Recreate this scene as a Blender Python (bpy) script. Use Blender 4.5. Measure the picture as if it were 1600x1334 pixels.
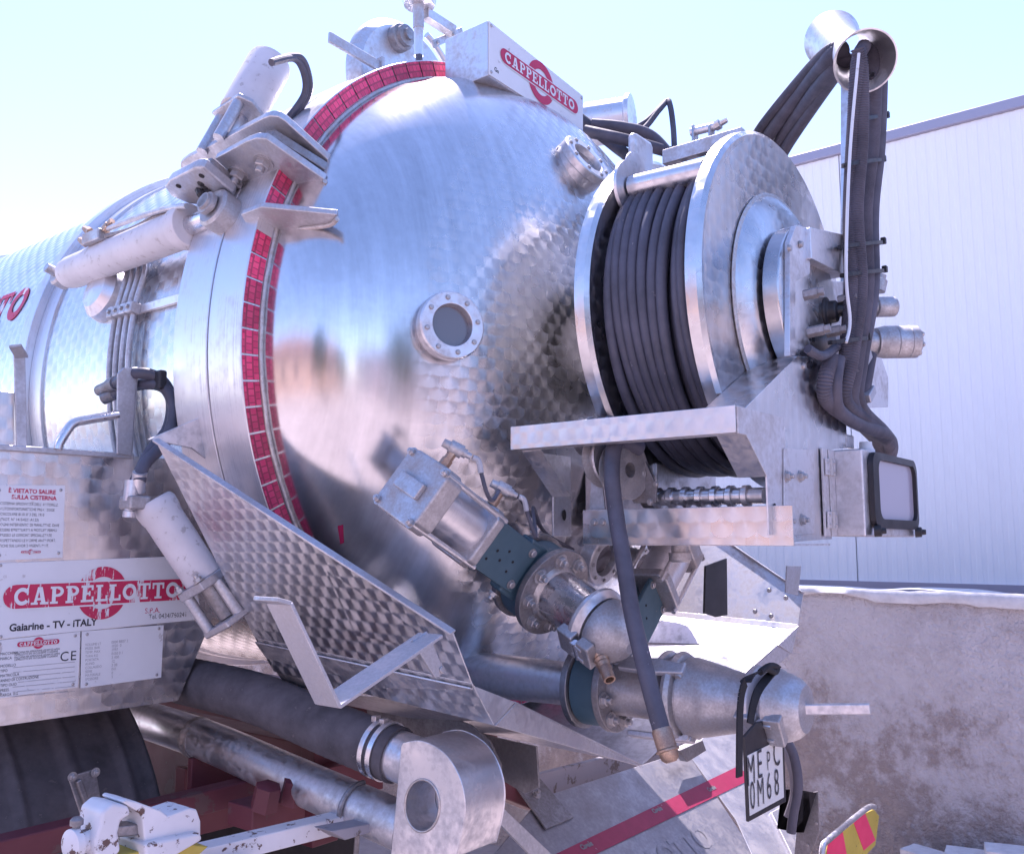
import bpy, bmesh, math, random
from mathutils import Vector, Matrix
random.seed(7)
S = bpy.context.scene
for o in list(bpy.data.objects): bpy.data.objects.remove(o)
COL = S.collection
R_ = math.radians
# ------------------------------------------------------------------ camera, sky, sun, exposure
EYE = Vector((0, 0, 1.6)); FPX = 1450.0
AZ = math.atan(1160.0/math.hypot(FPX, 179.0)); PITCH = math.atan(179.0/FPX)
VH = Vector((math.cos(AZ), math.sin(AZ), 0)); RIGHT = Vector((math.sin(AZ), -math.cos(AZ), 0))
FW = VH*math.cos(PITCH)+Vector((0, 0, math.sin(PITCH))); UP = -VH*math.sin(PITCH)+Vector((0, 0, math.cos(PITCH)))
cd = bpy.data.cameras.new('camera'); cam = bpy.data.objects.new('camera', cd); COL.objects.link(cam)
cd.sensor_width = 36; cd.lens = 36*FPX/1600; cd.clip_start = .05; cd.clip_end = 3000
cam.matrix_world = Matrix.Translation(EYE) @ Matrix((RIGHT, UP, -FW)).transposed().to_4x4()
S.camera = cam
SUN_EL, SUN_DIR = R_(62), Vector((.72, .70, 0)).normalized()
w = bpy.data.worlds.new('World'); S.world = w; w.use_nodes = True
nt = w.node_tree; bg = nt.nodes['Background']; sk = nt.nodes.new('ShaderNodeTexSky')
sk.sky_type = 'NISHITA'; sk.sun_disc = False; sk.sun_elevation = SUN_EL
sk.sun_rotation = math.atan2(SUN_DIR.x, SUN_DIR.y); sk.air_density = .9; sk.dust_density = .2; sk.ozone_density = 1.0; sk.altitude = 50
nt.links.new(sk.outputs[0], bg.inputs[0]); bg.inputs[1].default_value = .15
sl = bpy.data.lights.new('sun', 'SUN'); so = bpy.data.objects.new('sun', sl); COL.objects.link(so)
sl.energy = 4.2; sl.angle = R_(.55); sl.color = (1, .93, .85)
sd = Vector((SUN_DIR.x*math.cos(SUN_EL), SUN_DIR.y*math.cos(SUN_EL), math.sin(SUN_EL)))
so.rotation_euler = sd.to_track_quat('Z', 'Y').to_euler(); so.location = (6, 4, 12)
vs = S.view_settings; vs.view_transform = 'Standard'; vs.look = 'None'; vs.gamma = 1; vs.exposure = 1.38
try:
    vs.use_curve_mapping = False; vs.use_white_balance = True; vs.white_balance_temperature = 6150; vs.white_balance_tint = 27
except Exception: pass
# ------------------------------------------------------------------ a photograph's pixel turned into a point on a known plane
def ray(px, py): return FW+RIGHT*((px-800)/FPX)-UP*((py-667)/FPX)
def at(px, py, X=None, Y=None, Z=None):
    d = ray(px, py)
    t = (X-EYE.x)/d.x if X is not None else (Y-EYE.y)/d.y if Y is not None else (Z-EYE.z)/d.z
    return EYE+d*t
TX, TZ = 2.042, 2.047                                   # tank axis
def cyl(r, deg, y): return Vector((TX+r*math.cos(R_(deg)), y, TZ+r*math.sin(R_(deg))))
def atphi(px, py, deg, off=0):                           # on the plane through the tank axis at an angle
    n = Vector((-math.sin(R_(deg)), 0, math.cos(R_(deg)))); o = Vector((TX, 0, TZ))+n*off
    d = ray(px, py); return EYE+d*((o-EYE).dot(n)/d.dot(n))
def tang(deg): return Vector((math.sin(R_(deg)), 0, -math.cos(R_(deg))))
# ------------------------------------------------------------------ mesh builder
def frame(axis, hint=None):
    a = Vector(axis).normalized(); h = Vector(hint) if hint else (Vector((0, 0, 1)) if abs(a.z) < .9 else Vector((1, 0, 0)))
    u = (h-a*h.dot(a)).normalized(); return u, a.cross(u), a
class MB:
    def __init__(s): s.v = []; s.f = []; s.uv = []
    def face(s, idx, uvs=None): s.f.append(tuple(idx)); s.uv.append(uvs)
    def prism(s, pts, ex):
        ex = Vector(ex); pts = [Vector(p) for p in pts]; n = len(pts); b = len(s.v)
        nrm = Vector((0, 0, 0))
        for i in range(n): nrm += pts[i].cross(pts[(i+1) % n])
        if nrm.dot(ex) > 0: pts.reverse()
        s.v += pts+[p+ex for p in pts]
        s.face(range(b, b+n)); s.face([b+n+i for i in reversed(range(n))])
        for i in range(n): s.face((b+i, b+n+i, b+n+(i+1) % n, b+(i+1) % n))
        return s
    def box(s, c, size, axes=None):
        u, v, w_ = axes if axes else (Vector((1, 0, 0)), Vector((0, 1, 0)), Vector((0, 0, 1)))
        c = Vector(c); a, b, d = size[0]/2, size[1]/2, size[2]/2
        return s.prism([c-u*a-v*b-w_*d, c+u*a-v*b-w_*d, c+u*a+v*b-w_*d, c-u*a+v*b-w_*d], w_*(2*d))
    def bar(s, p, q, wd, th, hint=None):
        p, q = Vector(p), Vector(q); u, v, a = frame(q-p, hint)
        return s.prism([p+u*wd/2+v*th/2, p-u*wd/2+v*th/2, p-u*wd/2-v*th/2, p+u*wd/2-v*th/2], q-p)
    def lathe(s, prof, o, axis, n=32, hint=None, closed=False):
        o = Vector(o); u, v, a = frame(axis, hint); b = len(s.v); m = len(prof); rm = max(r for _, r in prof)
        acc = [0]
        for i in range(1, m): acc.append(acc[-1]+math.hypot(prof[i][0]-prof[i-1][0], prof[i][1]-prof[i-1][1]))
        for (h, r) in prof:
            for k in range(n):
                t = 2*math.pi*k/n; s.v.append(o+a*h+(u*math.cos(t)+v*math.sin(t))*max(r, 1e-5))
        for i in range(m-1 if not closed else m):
            j = (i+1) % m
            for k in range(n):
                l = (k+1) % n; U0, U1 = 2*math.pi*k/n*rm, 2*math.pi*(k+1)/n*rm
                a1 = acc[i]; a2 = acc[j] if j else acc[i]+.01
                s.face((b+i*n+k, b+i*n+l, b+j*n+l, b+j*n+k), ((U0, a1), (U1, a1), (U1, a2), (U0, a2)))
        if not closed:
            if prof[0][1] > 1e-4: s.face([b+k for k in reversed(range(n))])
            if prof[-1][1] > 1e-4: s.face([b+(m-1)*n+k for k in range(n)])
        return s
    def tube(s, path, r, n=12, res=0, cap=True):
        P = [Vector(p) for p in path]
        if res: P = spline(P, res)
        m = len(P); rr = r if isinstance(r, (list, tuple)) else None; b = len(s.v); L = 0; prev = None; acc = []
        for i, p in enumerate(P):
            t = (P[min(i+1, m-1)]-P[max(i-1, 0)]).normalized()
            if prev is None: u = frame(t)[0]
            else: u = (prev-t*prev.dot(t)).normalized()
            prev = u; v = t.cross(u); L += (p-P[i-1]).length if i else 0; acc.append(L)
            q = rr[i] if rr else r
            for k in range(n): a = 2*math.pi*k/n; s.v.append(p+(u*math.cos(a)+v*math.sin(a))*q)
        R0 = rr[0] if rr else r
        for i in range(m-1):
            for k in range(n):
                l = (k+1) % n; U0, U1 = 2*math.pi*k/n*R0, 2*math.pi*(k+1)/n*R0
                s.face((b+i*n+k, b+i*n+l, b+(i+1)*n+l, b+(i+1)*n+k), ((U0, acc[i]), (U1, acc[i]), (U1, acc[i+1]), (U0, acc[i+1])))
        if cap: s.face([b+k for k in reversed(range(n))]); s.face([b+(m-1)*n+k for k in range(n)])
        return s
    def corr(s, path, r, pitch=.006, amp=.0016, n=14):
        P = spline([Vector(p) for p in path], 60); L = sum((P[i+1]-P[i]).length for i in range(len(P)-1))
        k = max(8, int(L/pitch*3)); P = respace(P, k); pat = (r, r, r-amp*1.6)
        return s.tube(P, [pat[i % 3] for i in range(len(P))], n)
    def mesh(s, name, uvaxes=None):
        me = bpy.data.meshes.new(name); me.from_pydata([tuple(p) for p in s.v], [], s.f); me.update()
        uvl = me.uv_layers.new(name='UVMap').data
        for pi, p in enumerate(me.polygons):
            g = s.uv[pi]
            if g and len(g) == len(p.loop_indices):
                for li, q in zip(p.loop_indices, g): uvl[li].uv = q
            else:
                n = p.normal
                if uvaxes: a, b = uvaxes
                elif abs(n.z) > .75: a, b = Vector((1, 0, 0)), Vector((0, 1, 0))
                else:
                    h = Vector((-n.y, n.x, 0)).normalized(); a, b = h, n.cross(h)
                for li in p.loop_indices:
                    c = me.vertices[me.loops[li].vertex_index].co; uvl[li].uv = (c.dot(a), c.dot(b))
        return me
def spline(P, res):
    out = []; n = len(P)
    for i in range(n-1):
        p0, p1, p2, p3 = P[max(i-1, 0)], P[i], P[i+1], P[min(i+2, n-1)]
        for k in range(res):
            t = k/res; out.append(.5*((2*p1)+(p2-p0)*t+(2*p0-5*p1+4*p2-p3)*t*t+(3*p1-p0-3*p2+p3)*t**3))
    return out+[P[-1]]
def respace(P, k):
    acc = [0]
    for i in range(1, len(P)): acc.append(acc[-1]+(P[i]-P[i-1]).length)
    out = []; j = 0
    for i in range(k+1):
        d = acc[-1]*i/k
        while j < len(P)-2 and acc[j+1] < d: j += 1
        t = (d-acc[j])/max(1e-9, acc[j+1]-acc[j]); out.append(P[j].lerp(P[j+1], min(1, t)))
    return out
WM = {}
def put(name, me, mat, parent=None, W=None, sharp=35, bevel=0, label=None):
    if isinstance(me, MB): me = me.mesh(name)
    if mat is not None and not me.materials: me.materials.append(M[mat])
    if not me.get('sh'):
        me.polygons.foreach_set('use_smooth', [True]*len(me.polygons)); me.set_sharp_from_angle(angle=R_(sharp)); me['sh'] = 1
    o = bpy.data.objects.new(name, me); COL.objects.link(o); W = W or Matrix.Identity(4)
    if parent is not None:
        o.parent = parent; o.matrix_local = WM[parent.name].inverted() @ W
    else: o.matrix_local = W
    WM[o.name] = W
    if bevel:
        m = o.modifiers.new('bevel', 'BEVEL'); m.width = bevel; m.segments = 2; m.limit_method = 'ANGLE'; m.angle_limit = R_(40); m.harden_normals = True
    if label: o['label'] = label
    return o
def thing(name, loc, label, cat, group=None):
    o = bpy.data.objects.new(name, None); COL.objects.link(o); o.location = loc; o.empty_display_size = .1
    WM[o.name] = Matrix.Translation(loc); tag(o, label, cat, group); return o
def tag(o, label, cat, group=None, kind=None):
    if label: o['label'] = label
    if cat: o['category'] = cat
    if group: o['group'] = group
    if kind: o['kind'] = kind
    return o
def place(pos, axis, sc=1.0, hint=None):
    u, v, a = frame(axis, hint); m = Matrix((u, v, a)).transposed().to_4x4()
    s3 = sc if isinstance(sc, (tuple, list)) else (sc, sc, sc)
    return Matrix.Translation(Vector(pos)) @ m @ Matrix.Diagonal((s3[0], s3[1], s3[2], 1))
# ------------------------------------------------------------------ materials
M = {}
class NT:
    def __init__(s, name):
        s.m = bpy.data.materials.new(name); s.m.use_nodes = True; s.t = s.m.node_tree; s.b = s.t.nodes['Principled BSDF']; M[name] = s.m
    def n(s, ty, **k):
        d = s.t.nodes.new('ShaderNode'+ty)
        for a, v in k.items(): setattr(d, a, v)
        return d
    def l(s, a, b): s.t.links.new(a, b)
    def set(s, **k):
        for a, v in k.items():
            i = s.b.inputs[a.replace('_', ' ')]
            if hasattr(v, 'is_linked') or hasattr(v, 'links'): s.l(v, i)
            else: i.default_value = (*v, 1) if isinstance(v, tuple) and len(v) == 3 and i.type == 'RGBA' else v
    def math(s, op, a, b=None, c=None):
        d = s.n('Math', operation=op)
        for i, x in enumerate((a, b, c)):
            if x is None: continue
            if isinstance(x, (int, float)): d.inputs[i].default_value = x
            else: s.l(x, d.inputs[i])
        return d.outputs[0]
    def uv(s): return s.n('UVMap', uv_map='UVMap').outputs[0]
    def obj(s): return s.n('TexCoord').outputs['Object']
    def noise(s, vec, scale, detail=4, rough=.6, stretch=None):
        if stretch:
            mp = s.n('Mapping'); mp.inputs['Scale'].default_value = stretch; s.l(vec, mp.inputs[0]); vec = mp.outputs[0]
        d = s.n('TexNoise'); d.inputs['Scale'].default_value = scale; d.inputs['Detail'].default_value = detail; d.inputs['Roughness'].default_value = rough
        s.l(vec, d.inputs['Vector']); return d.outputs['Fac']
    def ramp(s, fac, stops):
        d = s.n('ValToRGB'); e = d.color_ramp.elements
        while len(e) < len(stops): e.new(.5)
        for x, (p, c) in zip(e, stops): x.position = p; x.color = (*c, 1) if len(c) == 3 else c
        s.l(fac, d.inputs[0]); return d.outputs[0]
    def grey(s, fac, p0, a, p1, b): return s.ramp(fac, [(p0, (a, a, a)), (p1, (b, b, b))])
    def bump(s, h, strength=.2, dist=.002):
        d = s.n('Bump'); d.inputs['Strength'].default_value = strength; d.inputs['Distance'].default_value = dist; s.l(h, d.inputs['Height']); s.l(d.outputs[0], s.b.inputs['Normal'])
def perlage(name, pitch, base=(.76, .75, .77), rough=.30, aniso=.8, dirt=.10, var=.07, tilt=.02, centre=None, rim=.15):
    m = NT(name); uv = m.uv(); sp = m.n('SeparateXYZ'); m.l(uv, sp.inputs[0])
    u = m.math('DIVIDE', sp.outputs[0], pitch); v = m.math('DIVIDE', sp.outputs[1], pitch); h, r2 = .62, .50
    f0 = m.math('FLOOR', m.math('DIVIDE', v, h)); cand = []
    for k in (1, 0, -1):
        row = m.math('ADD', f0, k); sh = m.math('MULTIPLY', m.math('MODULO', m.math('ABSOLUTE', row), 2), .5)
        cu = m.math('ADD', u, sh); du = m.math('SUBTRACT', m.math('FRACT', cu), .5); dv = m.math('SUBTRACT', v, m.math('MULTIPLY', row, h))
        ins = m.math('LESS_THAN', m.math('ADD', m.math('MULTIPLY', du, du), m.math('MULTIPLY', dv, dv)), r2*.75)
        cand.append((du, dv, ins, m.math('ADD', m.math('MULTIPLY', row, 17.3), m.math('FLOOR', cu))))
    du, dv, _, cid = cand[2]
    for c in (cand[1], cand[0]):
        def pick(a, b): return m.math('ADD', m.math('MULTIPLY', a, m.math('SUBTRACT', 1, c[2])), m.math('MULTIPLY', b, c[2]))
        du, dv, cid = pick(du, c[0]), pick(dv, c[1]), pick(cid, c[3])
    tg = m.n('Tangent', direction_type='UV_MAP', uv_map='UVMap').outputs[0]; ge = m.n('NewGeometry').outputs['Normal']
    def vm(op, a, b=None, sc=None):
        d = m.n('VectorMath', operation=op); m.l(a, d.inputs[0])
        if b is not None: m.l(b, d.inputs[1])
        if sc is not None: m.l(sc, d.inputs['Scale'])
        return d.outputs[0]
    bt = vm('CROSS_PRODUCT', ge, tg)
    tan = vm('NORMALIZE', vm('ADD', vm('SCALE', tg, sc=du), vm('SCALE', bt, sc=dv)))
    wn = m.n('TexWhiteNoise', noise_dimensions='1D'); m.l(cid, wn.inputs['W'])
    d1 = m.noise(m.obj(), 4, 6); d2 = m.noise(m.obj(), 45, 3)
    ro = m.math('ADD', m.math('MULTIPLY', wn.outputs['Value'], var), m.math('ADD', rough-var/2, m.math('MULTIPLY', m.math('SUBTRACT', d1, .5), dirt)))
    tl = vm('SCALE', vm('ADD', vm('SCALE', tg, sc=du), vm('SCALE', bt, sc=dv)), sc=m.math('MULTIPLY', wn.outputs['Value'], tilt))
    nn = vm('NORMALIZE', vm('ADD', ge, tl))
    col = m.ramp(m.math('ADD', m.math('MULTIPLY', d1, .7), m.math('MULTIPLY', d2, .3)), [(.3, tuple(c*.80 for c in base)), (.62, base)])
    an = aniso
    st = m.n('MixRGB', blend_type='MULTIPLY'); st.inputs[0].default_value = 1; m.l(col, st.inputs[1]); m.l(m.grey(m.noise(m.obj(), 1, 6, .7, (26, 3, 1.6)), .30, .80, .62, 1.0), st.inputs[2]); col = st.outputs[0]
    if centre:                                           # swirl finish only on the crown of the dish, plain brushed towards the rim
        ex, ez = m.math('SUBTRACT', sp.outputs[0], centre[0]), m.math('SUBTRACT', sp.outputs[1], centre[1])
        rr = m.math('ADD', m.math('SQRT', m.math('ADD', m.math('MULTIPLY', ex, ex), m.math('MULTIPLY', ez, ez))), m.math('MULTIPLY', m.math('SUBTRACT', d1, .5), .12))
        mr = m.n('MapRange'); m.l(rr, mr.inputs[0]); mr.inputs[1].default_value = centre[2]; mr.inputs[2].default_value = centre[2]+.05; mr.inputs[3].default_value = 1; mr.inputs[4].default_value = 0
        an = m.math('MULTIPLY', mr.outputs[0], aniso); ro = m.math('ADD', m.math('MULTIPLY', ro, mr.outputs[0]), m.math('MULTIPLY', m.math('SUBTRACT', 1, mr.outputs[0]), m.math('ADD', rim-.05, m.math('MULTIPLY', m.noise(m.uv(), 1, 4, .7, (90, 4, 1)), .10)))); nm = m.n('Mix', data_type='VECTOR'); m.l(mr.outputs[0], nm.inputs[0]); m.l(ge, nm.inputs[4]); m.l(nn, nm.inputs[5]); nn = nm.outputs[1]
    m.set(Base_Color=col, Metallic=1.0, Roughness=ro, Anisotropic=an, Tangent=tan, Normal=nn)
def metal(name, base, rough, dirt=(.3, .28, .27), amount=.3, sc=9, aniso=0, brush=None, bump=0):
    m = NT(name); o = m.obj(); d1 = m.noise(o, sc, 7, .65); d2 = m.noise(o, sc*9, 3)
    f = m.math('ADD', m.math('MULTIPLY', d1, .65), m.math('MULTIPLY', d2, .35))
    if brush: f = m.math('ADD', m.math('MULTIPLY', f, .6), m.math('MULTIPLY', m.noise(m.uv(), 1, 5, .7, brush), .4))
    col = m.ramp(f, [(.36, dirt), (.36+.3*amount+.08, base)])
    m.set(Base_Color=col, Metallic=m.grey(f, .34, .35, .52, 1.0), Roughness=m.grey(f, .3, min(1, rough+.3), .65, rough), Anisotropic=aniso)
    if aniso: m.set(Anisotropic_Rotation=.25 if brush and brush[0] < brush[1] else 0.0); m.set(Tangent=m.n('Tangent', direction_type='UV_MAP', uv_map='UVMap').outputs[0])
    if bump or brush: m.bump(f, bump or .05, .002)
def paint(name, base, rough=.5, wear=None, amount=.0, sc=14, var=.12, spec=.5, coat=0, stretch=None, bump=.08):
    m = NT(name); o = m.obj(); d1 = m.noise(o, sc, 7, .68, stretch); d2 = m.noise(o, sc*.25, 4)
    col = m.ramp(d2, [(.3, tuple(c*(1-var) for c in base)), (.7, tuple(min(1, c*(1+var)) for c in base))])
    if wear:
        mx = m.n('Mix', data_type='RGBA'); m.l(m.grey(d1, .28+.5*amount, 1, .31+.5*amount, 0), mx.inputs[0]); m.l(col, mx.inputs[6]); mx.inputs[7].default_value = (*wear, 1); col = mx.outputs[2]
    m.set(Base_Color=col, Roughness=m.grey(d1, .3, min(1, rough+.15), .7, rough), Specular_IOR_Level=spec, Coat_Weight=coat); m.bump(d1, bump, .002)
perlage('turned_steel', .041, rough=.34); perlage('turned_steel_dome', .042, rough=.27, aniso=.78, dirt=.05, var=.05, tilt=.002, centre=(2.26, 2.02, .84), rim=.19); perlage('turned_steel_reel', .048, rough=.30, tilt=.008, aniso=.55)
perlage('turned_steel_tank', .05, rough=.27, aniso=.7, tilt=.010)
metal('brushed_steel', (.74, .73, .76), .27, (.52, .50, .52), .2, 5, .6, (3, 260, 1))
metal('plain_steel', (.71, .70, .73), .30, (.46, .44, .45), .3, 8)
metal('polished_tube', (.66, .66, .69), .18, (.5, .48, .5), .2, 6)
metal('galvanised', (.58, .58, .62), .42, (.40, .39, .41), .5, 16, bump=.08)
metal('step_plate', (.42, .41, .44), .42, (.30, .29, .31), .5, 10, bump=.08)
metal('cast_aluminium', (.55, .55, .58), .45, (.36, .33, .33), .6, 22, bump=.25)
metal('dull_steel', (.40, .39, .41), .45, (.22, .20, .20), .6, 14, bump=.12)
metal('bolt_steel', (.55, .54, .56), .35, (.33, .30, .29), .5, 60)
metal('brass', (.55, .40, .30), .4, (.30, .20, .16), .6, 40)
metal('weld', (.62, .59, .58), .35, (.42, .37, .35), .5, 90, bump=.6)
paint('scuffed_paint', (.58, .56, .59), .42, (.42, .39, .40), .18, 40, .10, stretch=(1, 1, 1))
paint('rubber', (.085, .080, .105), .60, (.17, .16, .18), .04, 40, .3, .4)
paint('rubber_hose', (.070, .070, .098), .46, (.24, .22, .25), .05, 46, .3, .5)
paint('dusty_rubber', (.095, .088, .10), .7, (.15, .135, .14), .10, 60, .3, .3)
paint('black_plastic', (.018, .017, .022), .4)
paint('strap_black', (.010, .010, .014), .7)
paint('teal_paint', (.060, .115, .15), .42, (.16, .17, .18), .10, 20, .2)
paint('red_chassis', (.11, .022, .032), .5, (.10, .05, .05), .22, 10, .25)
paint('grey_chassis', (.30, .28, .31), .5, (.14, .11, .10), .2, 14)
paint('white_chipped', (.70, .68, .70), .45, (.13, .075, .065), .22, 34, .10)
paint('white_plate', (.70, .71, .74), .40, (.50, .48, .49), .10, 30, .04)
paint('red_print', (.52, .020, .085), .45)
paint('red_print_worn', (.52, .022, .085), .45, (.68, .68, .71), .26, 34, .08, stretch=(1.6, 1, .35))
paint('black_print', (.03, .03, .04), .5); paint('black_print_worn', (.05, .05, .06), .5, (.66, .66, .69), .28, 90)
paint('grey_print', (.36, .36, .39), .5, (.66, .67, .70), .22, 60)
paint('yellow_paint', (.52, .40, .07), .5, (.20, .15, .05), .12, 30)
paint('pink_red', (.80, .05, .14), .45)
paint('plate_white', (.62, .63, .62), .4, None, 0, 14, .06)
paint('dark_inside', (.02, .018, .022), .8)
paint('amber', (.45, .16, .03), .2)
m = NT('tape_red'); o = m.uv(); br = m.n('TexBrick'); br.offset = .5; br.inputs['Scale'].default_value = 1; br.inputs['Brick Width'].default_value = .014; br.inputs['Row Height'].default_value = .010; br.inputs['Mortar Size'].default_value = .0012
m.l(o, br.inputs[0]); br.inputs[1].default_value = (.80, .020, .13, 1); br.inputs[2].default_value = (.52, .012, .085, 1); br.inputs[3].default_value = (.34, .010, .06, 1)
oi = m.n('ObjectInfo'); hs_ = m.n('HueSaturation'); m.l(br.outputs[0], hs_.inputs['Color']); m.l(m.math('ADD', .72, m.math('MULTIPLY', oi.outputs['Random'], .62)), hs_.inputs['Value']); m.l(m.math('ADD', .84, m.math('MULTIPLY', m.noise(m.obj(), 35, 5), .22)), hs_.inputs['Saturation'])
m.set(Base_Color=hs_.outputs[0], Roughness=.42, Coat_Weight=.2)
m = NT('bumper_tape'); d1 = m.noise(m.obj(), 30, 6); m.set(Base_Color=m.ramp(d1, [(.30, (.40, .28, .32)), (.34, (.30, .022, .070)), (.7, (.36, .028, .085))]), Roughness=.45)
m = NT('lamp_glass'); m.set(Base_Color=(.36, .34, .42), Roughness=.35, Coat_Weight=.6)
m = NT('sight_glass'); m.set(Base_Color=(.10, .09, .11), Roughness=.08, Coat_Weight=1.0)
# masonry, panel, ground
m = NT('render_wall'); o = m.obj(); a = m.noise(o, 2.3, 8, .66); b = m.noise(o, 14, 6, .7); c = m.noise(o, 3.2, 5, .6, (1, 1, .5))
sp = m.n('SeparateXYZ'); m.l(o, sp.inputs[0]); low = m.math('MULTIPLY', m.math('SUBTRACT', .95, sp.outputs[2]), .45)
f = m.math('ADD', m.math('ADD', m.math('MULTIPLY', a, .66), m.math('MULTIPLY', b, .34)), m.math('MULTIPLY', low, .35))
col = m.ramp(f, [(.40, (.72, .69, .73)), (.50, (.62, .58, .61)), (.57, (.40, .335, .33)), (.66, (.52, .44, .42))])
mx = m.n('Mix', data_type='RGBA'); m.l(m.grey(m.math('ADD', c, m.math('MULTIPLY', m.math('SUBTRACT', b, .5), .6)), .66, 0, .74, .8), mx.inputs[0]); m.l(col, mx.inputs[6]); mx.inputs[7].default_value = (.76, .74, .77, 1)
m.set(Base_Color=mx.outputs[2], Roughness=.92); m.bump(m.math('ADD', b, m.noise(o, 60, 4)), 1.0, .03)
m = NT('mortar'); d1 = m.noise(m.obj(), 20, 6); m.set(Base_Color=m.ramp(d1, [(.3, (.55, .54, .56)), (.7, (.72, .71, .72))]), Roughness=.9); m.bump(d1, .6, .01)
m = NT('panel_white'); d1 = m.noise(m.obj(), 2, 5, .6, (1, 1, .2)); m.set(Base_Color=m.ramp(d1, [(.3, (.79, .80, .84)), (.7, (.84, .85, .88))]), Roughness=.42, Metallic=0.0)
m = NT('panel_trim'); m.set(Base_Color=(.34, .33, .42), Roughness=.4, Metallic=.3)
m = NT('yard_ground'); o = m.obj(); d1 = m.noise(o, .6, 8, .6); d2 = m.noise(o, 18, 6); m.set(Base_Color=m.ramp(m.math('ADD', m.math('MULTIPLY', d1, .6), m.math('MULTIPLY', d2, .4)), [(.32, (.29, .245, .24)), (.68, (.47, .40, .38))]), Roughness=.9); m.bump(d2, .5, .01)
m = NT('peach_wall'); d1 = m.noise(m.obj(), 1.5, 6); m.set(Base_Color=m.ramp(d1, [(.3, (.50, .33, .26)), (.7, (.62, .42, .33))]), Roughness=.9)
m = NT('added_wall_mauve'); d1 = m.noise(m.obj(), 1.5, 6); m.set(Base_Color=m.ramp(d1, [(.3, (.30, .25, .27)), (.7, (.40, .34, .36))]), Roughness=.9)
m = NT('roof_tile'); d1 = m.noise(m.obj(), 6, 4); m.set(Base_Color=m.ramp(d1, [(.3, (.22, .09, .06)), (.7, (.34, .15, .10))]), Roughness=.9)
m = NT('leaf'); d1 = m.noise(m.obj(), 3, 3); m.set(Base_Color=m.ramp(d1, [(.3, (.035, .06, .025)), (.7, (.08, .12, .045))]), Roughness=.7)
m = NT('bark'); d1 = m.noise(m.obj(), 12, 4); m.set(Base_Color=m.ramp(d1, [(.3, (.08, .06, .05)), (.7, (.16, .12, .10))]), Roughness=.9)
# ------------------------------------------------------------------ shared small pieces
def _hex():
    b = MB(); b.lathe([(0, 1.45), (.22, 1.45)], (0, 0, 0), (0, 0, 1), 20); b.lathe([(.22, 1.05), (.95, 1.05), (1.05, .9)], (0, 0, 0), (0, 0, 1), 6); b.lathe([(1.05, .58), (1.75, .58), (1.85, .45)], (0, 0, 0), (0, 0, 1), 12); return b
BOLT = _hex().mesh('bolt'); BOLT.materials.append(M['bolt_steel'])
_b = MB(); _b.lathe([(0, 1.3), (.2, 1.3), (.2, 1.0), (.85, 1.0), (1.0, .8)], (0, 0, 0), (0, 0, 1), 14); STUD = _b.mesh('screw'); STUD.materials.append(M['bolt_steel'])
_b = MB(); _b.lathe([(0, 1.0), (.25, .95), (.45, .7), (.5, .1)], (0, 0, 0), (0, 0, 1), 12); RIVET = _b.mesh('rivet'); RIVET.materials.append(M['bolt_steel'])
def bolt(parent, pos, axis, r=.008, me=None, name='bolt'): return put(name, me or BOLT, None, parent, place(pos, axis, r))
def bolt_ring(parent, c, axis, rad, n, r, a0=0, me=None):
    u, v, a = frame(axis)
    for k in range(n):
        t = a0+2*math.pi*k/n; bolt(parent, Vector(c)+(u*math.cos(t)+v*math.sin(t))*rad, axis, r, me)
def text(s, size, o, xd, yd, mat, parent, name='lettering', wx=1.0, off=0.0, align='LEFT', sp=1.0):
    cu = bpy.data.curves.new('t', 'FONT'); cu.body = s; cu.size = size; cu.offset = off; cu.align_x = align; cu.space_character = sp; cu.resolution_u = 3
    t = bpy.data.objects.new('t', cu); COL.objects.link(t); bpy.context.view_layer.update()
    me = bpy.data.meshes.new_from_object(t.evaluated_get(bpy.context.evaluated_depsgraph_get())); bpy.data.objects.remove(t)
    me.materials.clear(); me.materials.append(M[mat])
    x = Vector(xd).normalized(); y = Vector(yd).normalized(); z = x.cross(y)
    W = Matrix.Translation(Vector(o)) @ Matrix((x, y, z)).transposed().to_4x4() @ Matrix.Diagonal((wx, 1, 1, 1))
    return put(name, me, None, parent, W)
def arc(c, r, a0, a1, n): return [(c[0]+r*math.cos(R_(a0+(a1-a0)*k/n)), c[1]+r*math.sin(R_(a0+(a1-a0)*k/n))) for k in range(n+1)]
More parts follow.
